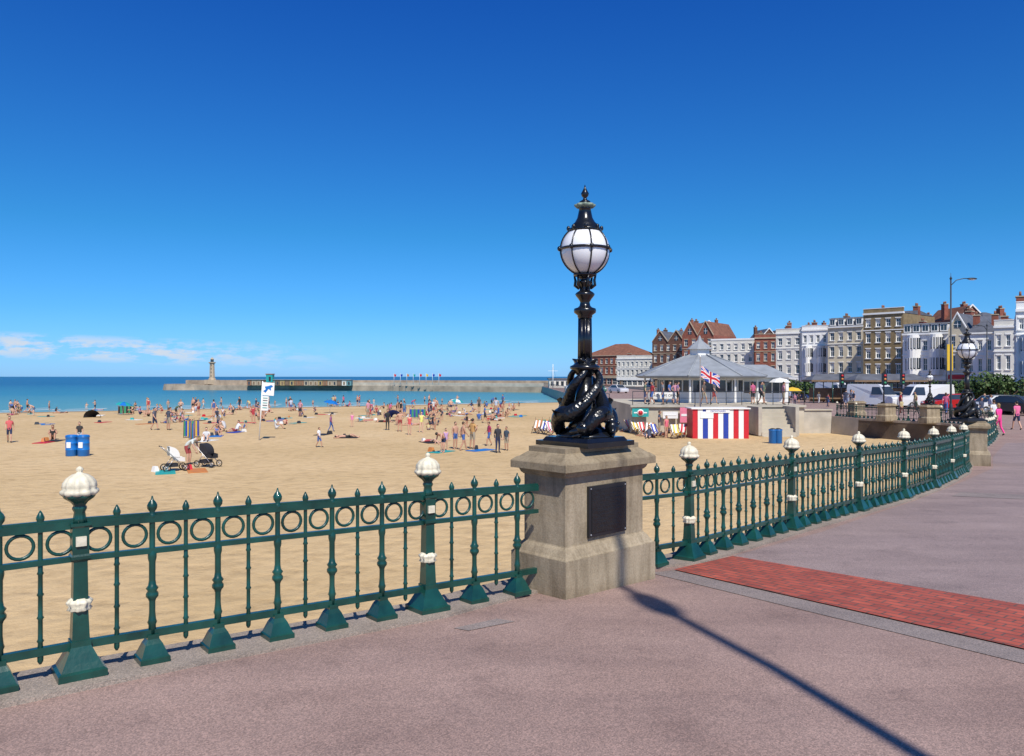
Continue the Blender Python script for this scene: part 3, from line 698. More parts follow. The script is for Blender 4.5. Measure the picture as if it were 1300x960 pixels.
mb=MB(); sx0,sx1,sy=12.2,16.0,53.2; n=11
for k in range(n):
    xa=sx0+(sx1-sx0)*k/n; xb=sx0+(sx1-sx0)*(k+1)/n
    c=[M_red,M_white,M_blueP,M_white][k%4] if k!=n-1 else M_red
    mb.box(((xa+xb)/2,sy+.9,-1.6),(xb-xa-.012,1.8,2.0),c)
mb.box(((sx0+sx1)/2,sy+.9,-.57),(4.0,2.0,.08),M_white); mb.box((sx0+.95,sy-.02,-1.0),(.9,.03,.45),M_white); mb.box(((sx0+sx1)/2-.2,sy-.03,-.75),(1.6,.04,.22),M_white)
hut=mb.obj('striped_beach_hut')
textmesh('lettering','DECKCHAIRS',.17,M_blueP,Matrix.Translation(((sx0+sx1)/2-.2,sy-.055,-.75))@Matrix.Rotation(pi/2,4,'X'),hut)
for (px,py,w_,h_,c) in ((813,524,1.2,.6,M_turq),(871,527,.9,1.1,M_pink),(851,527,1.1,.5,M_white)):
    D=57.6; mb=MB(); X=(px-650)/1000*D; Z=1.6-(py-478)/1000*D
    mb.box((X,D,Z),(w_,.08,h_),c); mb.box((X,D-.05,Z),(w_*.8,.02,h_*.15),M_white)
    if c is M_turq:
        mb.lathe([(.25,0),(.25,.03)],16,M_white,T(X,D-.05,Z)@Matrix.Rotation(pi/2,4,'X')); mb.lathe([(.17,0),(.17,.05)],16,M_red,T(X,D-.05,Z)@Matrix.Rotation(pi/2,4,'X'))
    mb.obj('wall_poster_sign')
mb=MB()
for k in range(8): mb.box((18.7,57.4-.35*k,-.5-.26*(k+1)-.8),(2.4,.35,1.6),M_ltstone)
mb.box((17.4,56.6,-1.55),(.25,2.8,2.0),M_conc); mb.box((20.0,56.6,-1.55),(.25,2.8,2.0),M_conc)
mb.obj('beach_steps')
mb=MB(); mb.box((22.55,58.3,-1.9),(2.05,.4,2.0),M_conc); mb.box((22.55,58.25,-.86),(2.15,.5,.1),M_ltstone); mb.obj('terrace_wall')
# ------------------------------------------------------------------ harbour arm, lighthouse, quay
mb=MB()
def wall(pl,w,z0,z1,m):
    for a,b in zip(pl[:-1],pl[1:]): mb.beam((a[0],a[1],(z0+z1)/2),(b[0],b[1],(z0+z1)/2),w,z1-z0,m)
wall([(-120,284),(-40,268),(12,238)],9,-6,-1.5,M_quay); wall([(-118,286),(-40,270.5),(11.5,241)],1.6,-1.5,.3,M_quay)
wall([(-56,270.2),(-40,266.8),(12,236.2)],6,-1.5,-.5,M_ltstone)
mb.lathe([(9,-6),(8,-1.3),(8,-1.1)],14,M_quay,T(-117,284.5,0),False)
mb.obj('harbour_arm')
mb=MB(); M=T(-108.5,285,-1.2)
mb.box((0,0,.8),(4.0,4.0,1.6),M_tan,M); mb.lathe([(1.35,1.6),(1.3,2.0),(1.0,2.2),(.85,7.4),(1.3,7.7),(1.3,8.0)],8,M_tan,M,False)
mb.lathe([(.6,8.0),(.6,9.0)],8,M_glass,M,False); mb.lathe([(.75,9.0),(.4,9.4),(.05,9.8)],8,M_tan,M,False)
for k in range(4): mb.box((0,-.98,3+k*1.3),(.25,.1,.6),M_glass,M)
mb.obj('stone_lighthouse')
cols=[M_m1,M_m2,M_tan,M_m3,M_tan,M_m4,M_m1,M_tan,M_m4,M_m2,M_m4,M_tan,M_off,M_m1,M_tan,M_m2]
mb=MB(); 
for k in range(22):
    t=k/22; px=318+t*132; D=273-t*9; X=(px-650)/1000*D
    mb.box((X,D,-.55),(1.50,3,1.8),cols[(k*7)%16]); mb.box((X,D-1.53,-.7),(.6,.04,1.0),M_wood if k%3 else M_glass); mb.box((X,D-.1,.42),(1.6,3.4,.12),M_tan)
mb.obj('harbour_arm_workshops')
mb=MB(); X,D=-.307*270,270; mb.box((X,D,.95),(2.2,2.2,2.6),M_turq); mb.box((X,D,2.4),(2.5,2.5,.3),M_m1); mb.box((X+.2,D-1.12,.7),(.7,.04,1.6),M_dk); mb.obj('turquoise_harbour_hut')
for k in range(8):
    px=499+k*8.2; D=258-(k*1.6); X=(px-650)/1000*D; mb=MB()
    mb.lathe([(.06,0),(.045,3.6)],6,M_white,T(X,D+2,-1.0)); c=[M_red,M_blueP,M_ora,M_turq,M_red,M_yel,M_blueP,M_red][k]
    mb.add([(X+.05,D+2,2.6),(X+.05,D+2,1.7),(X+.4,D+1.9,1.5),(X+.7,D+2.1,1.7),(X+.7,D+2.1,2.4),(X+.4,D+1.9,2.2)],[(0,1,2,5),(5,2,3,4)],c); mb.obj('harbour_flag')
mb=MB(); D=205; X=13.6; mb.box((X,D,-.3),(8,5,2.2),M_off); mb.box((X,D,1.0),(8.6,5.6,.35),M_slate); 
for k in range(6): mb.box((X-3.2+k*1.28,D-2.53,-.2),(.7,.05,1.1),M_glass)
mb.obj('harbour_office')
mb=MB(); X=.052*198; mb.lathe([(.12,0),(.07,6.0)],8,M_white,T(X,198,-1.3)); mb.beam((X-1.2,198,3.0),(X+1.2,198,3.0),.08,.08,M_white); mb.tube([(X,198,4.5),(X-.8,198,-1.2)],.02,5,M_greyp); mb.tube([(X,198,4.5),(X+1.2,198,-1.2)],.02,5,M_greyp); mb.obj('signal_mast')
mb=MB()
for k in range(46):
    y_=85+k*3.3; mb.box((10.5-.0066*(y_-84),y_,gz(99)+.55),(.08,.08,1.1),M_greyp)
mb.beam((10.5,85,gz(99)+1.05),(9.5,236,gz(99)+1.05),.06,.06,M_greyp)
mb.obj('quayside_railing')
# ------------------------------------------------------------------ vehicles, shelters, trees
def car(name,x,y,ang,paint,van=False):
    mb=MB(); M=T(x,y,gz(y)+.01,ang)
    L=4.2 if not van else 5.2; wd=.85
    if not van:
        pr=[(-2.1,.25),(-2.1,.62),(-2.0,.78),(-1.15,.92),(-.45,1.42),(.95,1.45),(1.75,.98),(2.08,.92),(2.1,.3)]
    else:
        pr=[(-2.6,.3),(-2.6,.9),(-2.45,1.05),(-1.75,1.2),(-1.2,2.05),(-.9,2.2),(2.5,2.2),(2.6,2.1),(2.6,.35)]
    def hw(z): return wd if z<1.0 else wd-(z-1.0)*.22
    n=len(pr); vs=[(u,-hw(z),z) for u,z in pr]+[(u,hw(z),z) for u,z in pr]
    fs=[(i,(i+1)%n,n+(i+1)%n,n+i) for i in range(n)]+[tuple(range(n)),tuple(range(2*n-1,n-1,-1))]
    mb.add(vs,fs,paint,M)
    for s in (-1,1):
        if not van: q=[(-1.0,.96),(-.42,1.36),(.9,1.38),(1.5,.98)]
        else: q=[(-1.6,1.25),(-1.1,1.95),(-.3,1.95),(-.3,1.25)]
        mb.add([(u,s*(hw(z)+.012),z) for u,z in q],[(0,1,2,3)],M_glass,M)
        for wx in (-L*.31,L*.31):
            mb.tube([(wx,s*(wd-.16),.31),(wx,s*(wd+.02),.31)],.31,16,M_rub,M); mb.tube([(wx,s*(wd+.0),.31),(wx,s*(wd+.03),.31)],.17,12,M_metal,M)
    if not van:
        mb.add([(-1.12,-.72,.95),(-1.12,.72,.95),(-.5,.66,1.4),(-.5,-.66,1.4)],[(0,1,2,3)],M_glass,M@Matrix.Translation((-.02,0,.012)))
        mb.add([(1.72,-.72,1.02),(1.72,.72,1.02),(1.0,.66,1.43),(1.0,-.66,1.43)],[(0,1,2,3)],M_glass,M@Matrix.Translation((.02,0,.012)))
    else: mb.add([(-1.73,-.75,1.24),(-1.73,.75,1.24),(-1.24,.62,1.98),(-1.24,-.62,1.98)],[(0,1,2,3)],M_glass,M@Matrix.Translation((-.02,0,.012)))
    for s in (-1,1): mb.box((-L/2-.0,s*.6,.68),(.06,.3,.14),M_globe,M); mb.box((L/2+.0,s*.65,.75),(.06,.22,.16),M_red,M)
    mb.obj(name,bevel=.03)
carp=[mat('car_paint_%d'%i,c,.3,.02,1,coat=.6) for i,c in enumerate([(.6,.6,.62),(.45,.02,.02),(.02,.05,.2),(.7,.7,.7),(.03,.03,.035),(.25,.27,.3),(.05,.16,.1)])]
for i,(px,D,van) in enumerate(((1172,72,1),(1205,88,0),(1232,84,0),(1262,62,0),(1292,60,0),(1150,76,0),(1128,78,0),(1095,82,0),(1060,92,1),(1030,100,0),(1005,110,0),(1280,64,0),(735,150,1),(760,145,0),(785,140,0),(1205,68,0),(1110,74,1))):
    X,Y=P(px,D); car('parked_car' if not van else 'white_van',X,Y,math.radians(108+random.uniform(-8,8)) if i%3 else .1,carp[i%7] if not van else carp[3],bool(van))
for (px,D,L) in ((1075,88,9),(1125,84,8)):
    mb=MB(); X,Y=P(px,D); M=T(X,Y,gz(Y))
    mb.box((0,0,2.45),(L,3,.18),M_wood,M); mb.add([(-L/2,-1.5,2.55),(L/2,-1.5,2.55),(L/2,1.5,2.55),(-L/2,1.5,2.55),(-L/2+1,0,3.2),(L/2-1,0,3.2)],[(0,1,5,4),(1,2,5),(2,3,4,5),(3,0,4)],M_slate,M)
    for k in range(5):
        for s in(-1.3,1.3): mb.lathe([(.08,0),(.05,.3),(.05,2.4)],8,M_green,M@Matrix.Translation((-L/2+.3+k*(L-.6)/4,s,0)))
    mb.box((0,0,.9),(L-.6,.1,1.5),M_wood,M); mb.box((0,-.35,.45),(L-.8,.5,.06),M_wood,M); mb.obj('seafront_shelter')
mb=MB(); X,Y=P(1206,108); mb.box((X,Y,4.2),(.8,.1,3.6),M_yel); mb.lathe([(.06,0),(.05,7.6)],8,M_greyp,T(X-.5,Y,gz(Y))); mb.obj('yellow_banner_sign')
M_leafA=mat('foliage',(.035,.075,.018),.7,.5,2); M_leafB=mat('foliage_light',(.08,.13,.03),.7,.4,2)
def tree(name,x,y,h,r):
    mb=MB(); z=gz(y); M=T(x,y,z)
    mb.tube([(0,0,0),(.05,.03,h*.3),(-.05,.05,h*.55)],[.16,.12,.07],8,M_wood,M)
    cl=[]
    for k in range(11):
        a=random.uniform(0,2*pi); q=random.uniform(.2,.8)*r; c=(q*math.cos(a),q*math.sin(a),h*random.uniform(.45,.9)); cl.append((c,random.uniform(.3,.5)*r))
        mb.tube([(0,0,h*.35),(c[0]*.5,c[1]*.5,(h*.35+c[2])/2),c],[.06,.04,.015],5,M_wood,M)
    for c,cr_ in cl:
        for j in range(110):
            d=V((random.gauss(0,1),random.gauss(0,1),random.gauss(0,1))).normalized()*cr_*random.uniform(.5,1.05); p=V(c)+d
            s=random.uniform(.10,.2); a=V((random.gauss(0,1),random.gauss(0,1),random.gauss(0,1))).normalized()*s; b=a.cross(V((random.gauss(0,1),random.gauss(0,1),random.gauss(0,1)))).normalized()*s
            mb.add([p-a,p-b*.6,p+a,p+b*.6],[(0,1,2,3)],M_leafA if random.random()<.6 else M_leafB,M)
    mb.obj(name)
for (px,D,h,r) in ((1226,72,2.4,1.5),(1243,70,2.8,1.7),(1262,69,3.0,1.8),(1282,68,2.7,1.6),(1212,78,2.2,1.4),(1180,84,2.3,1.5),(1000,100,2.4,1.6),(1020,97,2.2,1.5)):
    X,Y=P(px,D); tree('promenade_tree' if h>2.5 else 'shrub',X,Y,h,r)
def parasol(name,x,y,z,r,h,c,c2=None,tilt=0):
    mb=MB(); M=T(x,y,z)@Matrix.Rotation(tilt,4,'Y'); mb.lathe([(.02,0),(.02,h)],6,M_white,M)
    n=8
    for k in range(n):
        a=2*pi*k/n;b=2*pi*(k+1)/n; cc=c if (k%2 or not c2) else c2
        mb.add([(0,0,h),(r*.6*math.cos(a),r*.6*math.sin(a),h-.12),(r*.6*math.cos(b),r*.6*math.sin(b),h-.12),(r*math.cos(a),r*math.sin(a),h-.38),(r*math.cos(b),r*math.sin(b),h-.38)],[(0,1,2),(1,3,4,2)],cc,M)
    mb.obj(name)
for i,(px,D,c,c2) in enumerate(((990,64,M_white,None),(1006,70,M_yel,None),(975,90,M_blueP,M_white))):
    X,Y=P(px,D); z=-.5 if X<22 and Y<74 and Y>58 and X>8.8 else gz(Y); parasol('cafe_parasol',X,Y,z,.9,2.0,c,c2)
for (px,D) in ((1068,70),(1122,66),(1145,70)):
    X,Y=P(px,D); mb=MB(); M=T(X,Y,gz(Y)); mb.lathe([(.06,0),(.06,3.2)],8,M_blackd,M); mb.box((0,-.1,2.7),(.35,.25,1.0),M_blackd,M)
    for k,c in enumerate((M_red,M_ora,M_gfab)): mb.lathe([(.1,0),(.1,.05)],10,c,M@Matrix.Translation((0,-.23,3.0-k*.3))@Matrix.Rotation(pi/2,4,'X'))
    mb.obj('traffic_light')
# ------------------------------------------------------------------ people
POSE={}
def base():
    return dict(pel=(0,0,.95),bel=(0,0,1.10),che=(0,-.01,1.32),nb=(0,.0,1.47),nk=(0,-.01,1.53),hl=(0,-.03,1.60),hm=(0,-.03,1.67),ht=(0,-.015,1.745),
     shL=(.17,0,1.42),elL=(.225,.03,1.14),wrL=(.235,-.05,.90),shR=(-.17,0,1.42),elR=(-.225,.03,1.14),wrR=(-.235,-.05,.90),
     hiL=(.09,0,.90),knL=(.10,-.01,.50),anL=(.105,.03,.085),toL=(.12,-.13,.035),hiR=(-.09,0,.90),knR=(-.10,-.01,.50),anR=(-.105,.03,.085),toR=(-.12,-.13,.035))
b=base(); POSE['stand']=b
b=base(); b.update(knL=(.1,-.16,.52),anL=(.1,-.24,.10),toL=(.11,-.40,.05),knR=(-.1,.04,.5),anR=(-.1,.26,.13),toR=(-.1,.13,.035),elL=(.22,.12,1.15),wrL=(.23,.08,.92),elR=(-.22,-.06,1.15),wrR=(-.22,-.22,.97)); POSE['walk']=b
b=base(); b.update(elL=(.32,-.12,1.25),wrL=(.12,-.30,1.30),knR=(-.14,-.05,.5),anR=(-.17,-.0,.085),toR=(-.22,-.15,.035)); POSE['armup']=b
b=base(); b.update(elL=(.34,.0,1.2),wrL=(.14,-.04,1.0),elR=(-.34,.02,1.2),wrR=(-.15,-.04,1.0),anL=(.16,.03,.085),toL=(.19,-.13,.035),knL=(.14,-.01,.5)); POSE['hips']=b
b=base(); b.update(pel=(0,.12,.88),bel=(0,.02,1.0),che=(0,-.17,1.12),nb=(0,-.29,1.19),nk=(0,-.33,1.20),hl=(0,-.40,1.21),hm=(0,-.45,1.19),ht=(0,-.52,1.17),shL=(.17,-.24,1.15),elL=(.2,-.30,.88),wrL=(.18,-.42,.66),shR=(-.17,-.24,1.15),elR=(-.2,-.3,.88),wrR=(-.18,-.42,.66),hiL=(.09,.12,.84),hiR=(-.09,.12,.84),knL=(.11,-.02,.48),knR=(-.11,.0,.48)); POSE['bend']=b
def sit(): return dict(pel=(0,0,.13),bel=(0,.02,.28),che=(0,.03,.50),nb=(0,0,.65),nk=(0,-.02,.71),hl=(0,-.05,.78),hm=(0,-.05,.85),ht=(0,-.04,.925),
     shL=(.17,.02,.60),elL=(.23,-.12,.40),wrL=(.16,-.34,.40),shR=(-.17,.02,.60),elR=(-.23,-.12,.40),wrR=(-.16,-.34,.40),
     hiL=(.09,-.04,.12),knL=(.13,-.38,.44),anL=(.11,-.60,.08),toL=(.12,-.76,.035),hiR=(-.09,-.04,.12),knR=(-.13,-.38,.44),anR=(-.11,-.60,.08),toR=(-.12,-.76,.035))
POSE['sit']=sit()
b=sit(); b.update(bel=(0,.06,.27),che=(0,.16,.47),nb=(0,.20,.61),nk=(0,.20,.67),hl=(0,.18,.74),hm=(0,.18,.81),ht=(0,.20,.885),shL=(.17,.2,.55),elL=(.24,.34,.33),wrL=(.25,.38,.07),shR=(-.17,.2,.55),elR=(-.24,.34,.33),wrR=(-.25,.38,.07),knL=(.1,-.46,.14),anL=(.1,-.86,.06),toL=(.11,-.93,.17),knR=(-.12,-.40,.30),anR=(-.11,-.74,.07),toR=(-.11,-.88,.06)); POSE['sitback']=b
POSE['lie']=dict(pel=(0,0,.12),bel=(0,.16,.12),che=(0,.38,.13),nb=(0,.53,.13),nk=(0,.59,.13),hl=(0,.66,.14),hm=(0,.73,.14),ht=(0,.80,.14),
     shL=(.17,.48,.10),elL=(.33,.36,.06),wrL=(.36,.12,.05),shR=(-.17,.48,.10),elR=(-.36,.62,.06),wrR=(-.2,.84,.05),
     hiL=(.09,-.05,.10),knL=(.12,-.45,.12),anL=(.13,-.86,.06),toL=(.17,-.95,.13),hiR=(-.09,-.05,.10),knR=(-.12,-.42,.28),anR=(-.12,-.76,.07),toR=(-.13,-.90,.05))
b=sit(); b.update(pel=(0,.05,.32),bel=(0,0,.46),che=(0,-.10,.66),nb=(0,-.17,.79),nk=(0,-.20,.84),hl=(0,-.26,.89),hm=(0,-.28,.96),ht=(0,-.29,1.03),shL=(.17,-.13,.74),elL=(.22,-.32,.56),wrL=(.14,-.52,.5),shR=(-.17,-.13,.74),elR=(-.22,-.32,.56),wrR=(-.14,-.52,.5),hiL=(.1,.02,.30),knL=(.16,-.34,.48),anL=(.13,-.08,.09),toL=(.15,-.24,.035),hiR=(-.1,.02,.30),knR=(-.16,-.30,.42),anR=(-.13,-.06,.09),toR=(-.15,-.22,.035)); POSE['crouch']=b
RAD=dict(pel=.135,bel=.118,che=.145,nb=.085,nk=.058,hl=.075,hm=.098,ht=.066,sh=.068,el=.046,wr=.030,hi=.098,kn=.060,an=.042,to=.038)
CH=[('pel','bel'),('bel','che'),('che','nb'),('nb','nk'),('nk','hl'),('hl','hm'),('hm','ht')]+[(x+'L' if x!='che' and x!='pel' else x,y+'L') for x,y in (('che','sh'),('sh','el'),('el','wr'),('pel','hi'),('hi','kn'),('kn','an'),('an','to'))]+[(x+'R' if x!='che' and x!='pel' else x,y+'R') for x,y in (('che','sh'),('sh','el'),('el','wr'),('pel','hi'),('hi','kn'),('kn','an'),('an','to'))]
def rd_(k): return RAD.get(k) or RAD[k[:-1]]
def segd(p,a,b):
    ab=b-a; t=max(0,min(1,(p-a).dot(ab)/max(1e-9,ab.length_squared))); return (p-(a+ab*t)).length,t
def person_mesh(key,pose,outfit):
    J={k:V(v) for k,v in POSE[pose].items()}; ks=list(J.keys())
    me=bpy.data.meshes.new('t'); me.from_pydata([J[k] for k in ks],[(ks.index(a),ks.index(b)) for a,b in CH],[])
    o=bpy.data.objects.new('t',me); scene.collection.objects.link(o)
    o.modifiers.new('s','SKIN').use_smooth_shade=True; su=o.modifiers.new('u','SUBSURF'); su.levels=1
    for i,k in enumerate(ks):
        sv=me.skin_vertices[0].data[i]; r=rd_(k); sv.radius=(r,r); sv.use_root=(k=='pel')
    dg=bpy.context.evaluated_depsgraph_get(); ev=o.evaluated_get(dg).to_mesh()
    vs=[tuple(v.co) for v in ev.vertices]; groups={}
    for f in ev.polygons:
        c=f.center; best=None
        for a,b2 in CH:
            d,t=segd(c,J[a],J[b2]); d-=rd_(a)*(1-t)+rd_(b2)*t
            if best is None or d<best[0]: best=(d,a,b2,t)
        _,a,b2,t=best; k2=b2[:2]; m=M_skin
        tor=(a in('pel','bel','che') and b2 in('bel','che','nb'))or k2=='sh'
        if outfit=='tee':
            if tor or (k2=='el' and t<.6): m=M_shirt
            elif k2=='hi' or (k2=='kn' and t<.8): m=M_shorts
        elif outfit=='long':
            if tor or k2 in('el','wr') and t<.85: m=M_shirt
            elif k2 in('hi','kn') or (k2=='an' and t<.95): m=M_shorts
        elif outfit=='one':
            if tor or (k2=='el'): m=M_shirt
            elif k2 in('hi','kn') or (k2=='an' and t<.9): m=M_shirt
        elif outfit=='swim':
            if k2=='hi' or (k2=='kn' and t<.5) or (a=='pel' and t<.5): m=M_shorts
        elif outfit=='suit':
            if tor and b2!='nb' or k2=='hi' : m=M_shirt
        if k2=='to' and outfit in('tee','long','one'): m=M_dk
        groups.setdefault(m,[]).append(tuple(f.vertices))
    mb=MB(); 
    for m,fs in groups.items(): mb.add(vs,fs,m,None,True)
    bpy.data.objects.remove(o)
    up=(J['ht']-J['hl']).normalized(); fw=V((0,-1,0)) if abs(up.y)<.8 else V((0,0,1)); 
    if pose=='bend': fw=V((0,-.3,-1))
    fw=(fw-up*fw.dot(up)).normalized(); sd=fw.cross(up); c=J['hm']
    F=Matrix((( sd.x,fw.x,up.x,c.x),(sd.y,fw.y,up.y,c.y),(sd.z,fw.z,up.z,c.z),(0,0,0,1)))
    mb.ell((0,-.018,.022),(.084,.098,.102),M_hair,F,12,8)
    if outfit in('suit','long','one'): mb.ell((0,-.055,-.05),(.075,.05,.10),M_hair,F,10,6)
    mb.ell((0,.015,-.012),(.076,.088,.098),M_skin,F,12,8)
    mb.ell((0,.108,-.015),(.012,.018,.022),M_skin,F,8,6)
    for s in(-1,1): mb.ell((s*.03,.094,.01),(.011,.008,.007),M_eye,F,6,4); mb.ell((s*.08,0,-.01),(.012,.02,.028),M_skin,F,6,5)
    mb.ell((0,.096,-.052),(.022,.008,.006),M_lip,F,6,4)
    for S in('L','R'):
        w=J['wr'+S]; d=(w-J['el'+S]).normalized(); s=d.cross(V((1,0,0)));
        if s.length<.2: s=d.cross(V((0,0,1)))
        s.normalize(); n=s.cross(d)
        mb.tube([w-d*.01,w+d*.03,w+d*.075,w+d*.09],[.024,.034,.036,.02],8,M_skin)
        for q,(of,L) in enumerate(((-.028,.065),(-.010,.078),(.010,.072),(.028,.055))):
            p=w+d*.078+s*of; mb.tube([p,p+d*L*.5+n*.006,p+d*L*.9+n*.025],[.010,.009,.006],5,M_skin)
        p=w+d*.03+s*-.028; mb.tube([p,p+d*.03-s*.025,p+d*.06-s*.03+n*.015],[.012,.010,.007],5,M_skin)
    ob=mb.obj('t2'); me=ob.data; me.name='figure_'+key; bpy.data.objects.remove(ob); return me
PM={}
for pose in POSE:
    for of in (('tee','swim','suit','long') if pose in('stand','walk','hips') else ('tee','swim','suit')):
        PM[(pose,of)]=person_mesh(pose+'_'+of,pose,of)
PM[('walk','one')]=person_mesh('walk_one','walk','one')
tops=[(.6,.6,.6),(.05,.06,.1),(.4,.04,.05),(.05,.12,.35),(.55,.25,.3),(.02,.02,.02),(.08,.22,.32),(.5,.4,.2),(.12,.16,.1),(.25,.15,.3),(.45,.5,.6),(.5,.1,.2),(.2,.2,.22),(.03,.04,.08),(.015,.015,.02),(.1,.08,.07)]
def put(name,pose,of,x,y,z,face,s=1.0,col=None,parent=None):
    o=bpy.data.objects.new(name,PM[(pose,of)]); scene.collection.objects.link(o)
    o.location=(x,y,z-.01); o.rotation_euler=(0,0,face); o.scale=(s,s,s); o.color=(*(col or random.choice(tops)),1)
    if parent: o.parent=parent
    return o
near=[('woman_walking','walk','tee',12,562,33,(.6,.12,.12),.5),('seated_sunbather','sit','suit',67,558,18,(.02,.02,.02),.5),('child_walking','walk','tee',405,568,25,(.8,.8,.8),1.2),('woman_in_black','stand','long',492,546,26,(.02,.02,.02),.3),
('child_leaning','bend','swim',562,575,26,None,-.8),('child_standing','stand','suit',566,572,28,(.5,.3,.5),.4),('man_standing','stand','long',632,575,36,(.03,.03,.04),.5),('woman_standing','hips','tee',600,570,38,(.5,.28,.1),2.5),('boy_standing','stand','swim',578,570,34,None,.7),
('man_standing','walk','swim',588,572,36,None,2.0),('man_standing','stand','tee',643,572,30,(.05,.07,.1),-.6),('woman_standing','walk','tee',621,566,30,(.35,.03,.1),-1.2),('man_walking','walk','tee',196,546,28,(.1,.1,.13),1.4),('man_standing','hips','tee',214,546,28,(.06,.07,.1),2.6),
('woman_bending','bend','tee',240,590,34,(.62,.66,.62),1.5),('man_behind_bins','stand','tee',101,566,30,(.03,.03,.03),.2),('woman_standing','stand','suit',846,556,28,(.7,.15,.2),.5),('man_standing','stand','tee',1009,547,26,(.05,.05,.06),.5),
('woman_walking','walk','long',420,548,22,(.3,.1,.2),1.5),('woman_standing','stand','suit',520,552,26,(.6,.1,.1),.4),('child_standing','stand','suit',447,542,18,(.7,.2,.4),.4),('girl_standing','armup','suit',535,549,26,(.7,.7,.2),.4),('man_standing','hips','swim',508,548,27,None,3.3),('woman_seated','sit','suit',275,553,14,(.1,.2,.5),.9),('sunbather','lie','suit',548,562,0,(.5,.1,.1),.8),('sunbather','lie','swim',440,556,0,None,1.8),('man_seated','sitback','tee',300,548,0,(.7,.7,.7),-.7),('woman_seated','sit','tee',262,560,0,(.6,.6,.6),.3)]
for (nm,po,of,px,py,hp,c,fc) in near:
    X,Y=B(px,py); full={'sit':.92,'sitback':.9,'bend':1.25}.get(po,1.74)
    s=hp*Y/1000/full if hp else .95; s=max(.58,min(1.06,s)); put(nm,po,of,X,Y,zb(X,Y),fc,s,c)
e=empty('beach_crowd')
def crowd(n,x0,x1,y0,y1,standp=.35):
    for i in range(n):
        cx=random.uniform(x0,x1); cy=random.uniform(y0,y1)
        for j in range(random.choice((1,1,2,2,3))):
            X,Y=B(cx+random.gauss(0,6),cy+random.gauss(0,.9)); 
            if Y>yw(X)+6: continue
            if random.random()<standp: po=random.choice(('stand','walk','hips','armup','stand','bend'))
            else: po=random.choice(('sit','sitback','lie','sit','crouch'))
            of=random.choice(('tee','swim','suit','tee')); put('figure',po,of,X,Y,zb(X,Y),random.uniform(0,6.28),random.choice((1,.95,1,.9,.65,.6)),None,e)
crowd(36,10,330,519,530,.35); crowd(48,330,660,515,530,.35); crowd(12,350,660,532,546,.3); crowd(8,180,350,532,550,.25); crowd(5,500,640,526,542,.5)
crowd(6,740,870,545,556,.3)
for i in range(30):
    px=random.uniform(30,650); X=(px-650)/1000*130; Y=yw(X)+random.uniform(-3,9); put('bather',random.choice(('stand','walk','armup')),'swim',X,Y,max(zb(X,Y),-3.9),random.uniform(0,6),random.choice((1,.7,.9)),None,e)
for (nm,po,of,px,py,hp,c,fc) in (('woman_in_pink','walk','one',1268,553,40,(.85,.06,.28),3.5),('woman_walking','walk','tee',1291,546,36,(.75,.15,.3),3.2),('man_walking','walk','tee',1262,543,32,(.75,.75,.75),3.0),('man_walking','walk','long',1246,536,27,(.05,.06,.1),.3)):
    X,Y=G(px,py); put(nm,po,of,X,Y,gz(Y),fc,max(.9,min(1.1,hp*Y/1000/1.74)),c)
e2=empty('promenade_crowd')
for i in range(60):
    px=random.uniform(985,1300); D=random.uniform(58,105); X,Y=P(px,D)
    if X<25: continue
    put('pedestrian',random.choice(('walk','stand','walk','hips')),random.choice(('tee','tee','long')),X,Y,gz(Y),random.uniform(0,6),random.choice((1,.95,.9,.7)),None,e2)
for i in range(12):
    X=random.uniform(9.5,21); Y=random.uniform(58.6,61); put('customer',random.choice(('stand','walk','hips')),'tee',X,Y,-.5,random.uniform(0,6),.97,None,e2)
# ------------------------------------------------------------------ beach things
def bxy(px,py):
    X,Y=B(px,py); return X,Y,zb(X,Y)
for px in (91,106):
    x,y,z=bxy(px,579); mb=MB(); M=T(x,y,z)
    mb.lathe([(.27,0),(.29,.02),(.29,.32),(.305,.34),(.29,.36),(.29,.66),(.305,.68),(.29,.70),(.29,.98),(.31,1.0),(.31,1.04)],20,M_blue,M)
    mb.lathe([(.30,1.04),(.29,1.09),(.2,1.12),(.02,1.13)],16,M_blue,M); mb.box((0,-.29,.6),(.22,.02,.3),M_white,M); mb.obj('blue_litter_barrel')
def pram(name,px,py,c,c2,face,s=1.05):
    x,y,z=bxy(px,py); mb=MB(); M=T(x,y,z,face,s)
    for sx in(-1,1):
        for wy in(-.36,.36): mb.ring((sx*.26,wy,.15),.13,.022,M_rub,M,'x',16,6); mb.ring((sx*.26,wy,.15),.05,.02,M_metal,M,'x',10,5)
        mb.tube([(sx*.26,-.36,.15),(sx*.24,0,.5),(sx*.24,.36,.85),(sx*.22,.55,1.02)],.014,6,M_metal,M); mb.tube([(sx*.26,.36,.15),(sx*.24,.05,.55)],.014,6,M_metal,M)
    mb.tube([(-.22,.55,1.02),(.22,.55,1.02)],.02,6,M_dk,M)
    mb.add([(-.2,-.35,.38),(.2,-.35,.38),(.2,.0,.42),(-.2,.0,.42),(-.2,.3,.85),(.2,.3,.85),(-.22,-.33,.55),(-.22,.0,.62),(.22,-.33,.55),(.22,.0,.62)],[(0,1,2,3),(3,2,5,4),(0,3,7,6),(1,2,9,8),(3,4,7),(2,5,9)],c,M)
    n=7
    for k in range(n):
        a0=-.15+1.75*k/n;a1=-.15+1.75*(k+1)/n
        f=lambda a,sx:(sx*.23,.24-.38*math.cos(a),.62+.38*math.sin(a))
        mb.quad(f(a0,-1),f(a0,1),f(a1,1),f(a1,-1),c2 if k%2 else c,M)
        for sx in(-1,1): mb.add([f(a0,sx),f(a1,sx),(sx*.23,.24,.62)],[(0,1,2)],c,M)
    mb.box((0,.1,.25),(.36,.4,.14),M_dk,M); mb.obj(name)
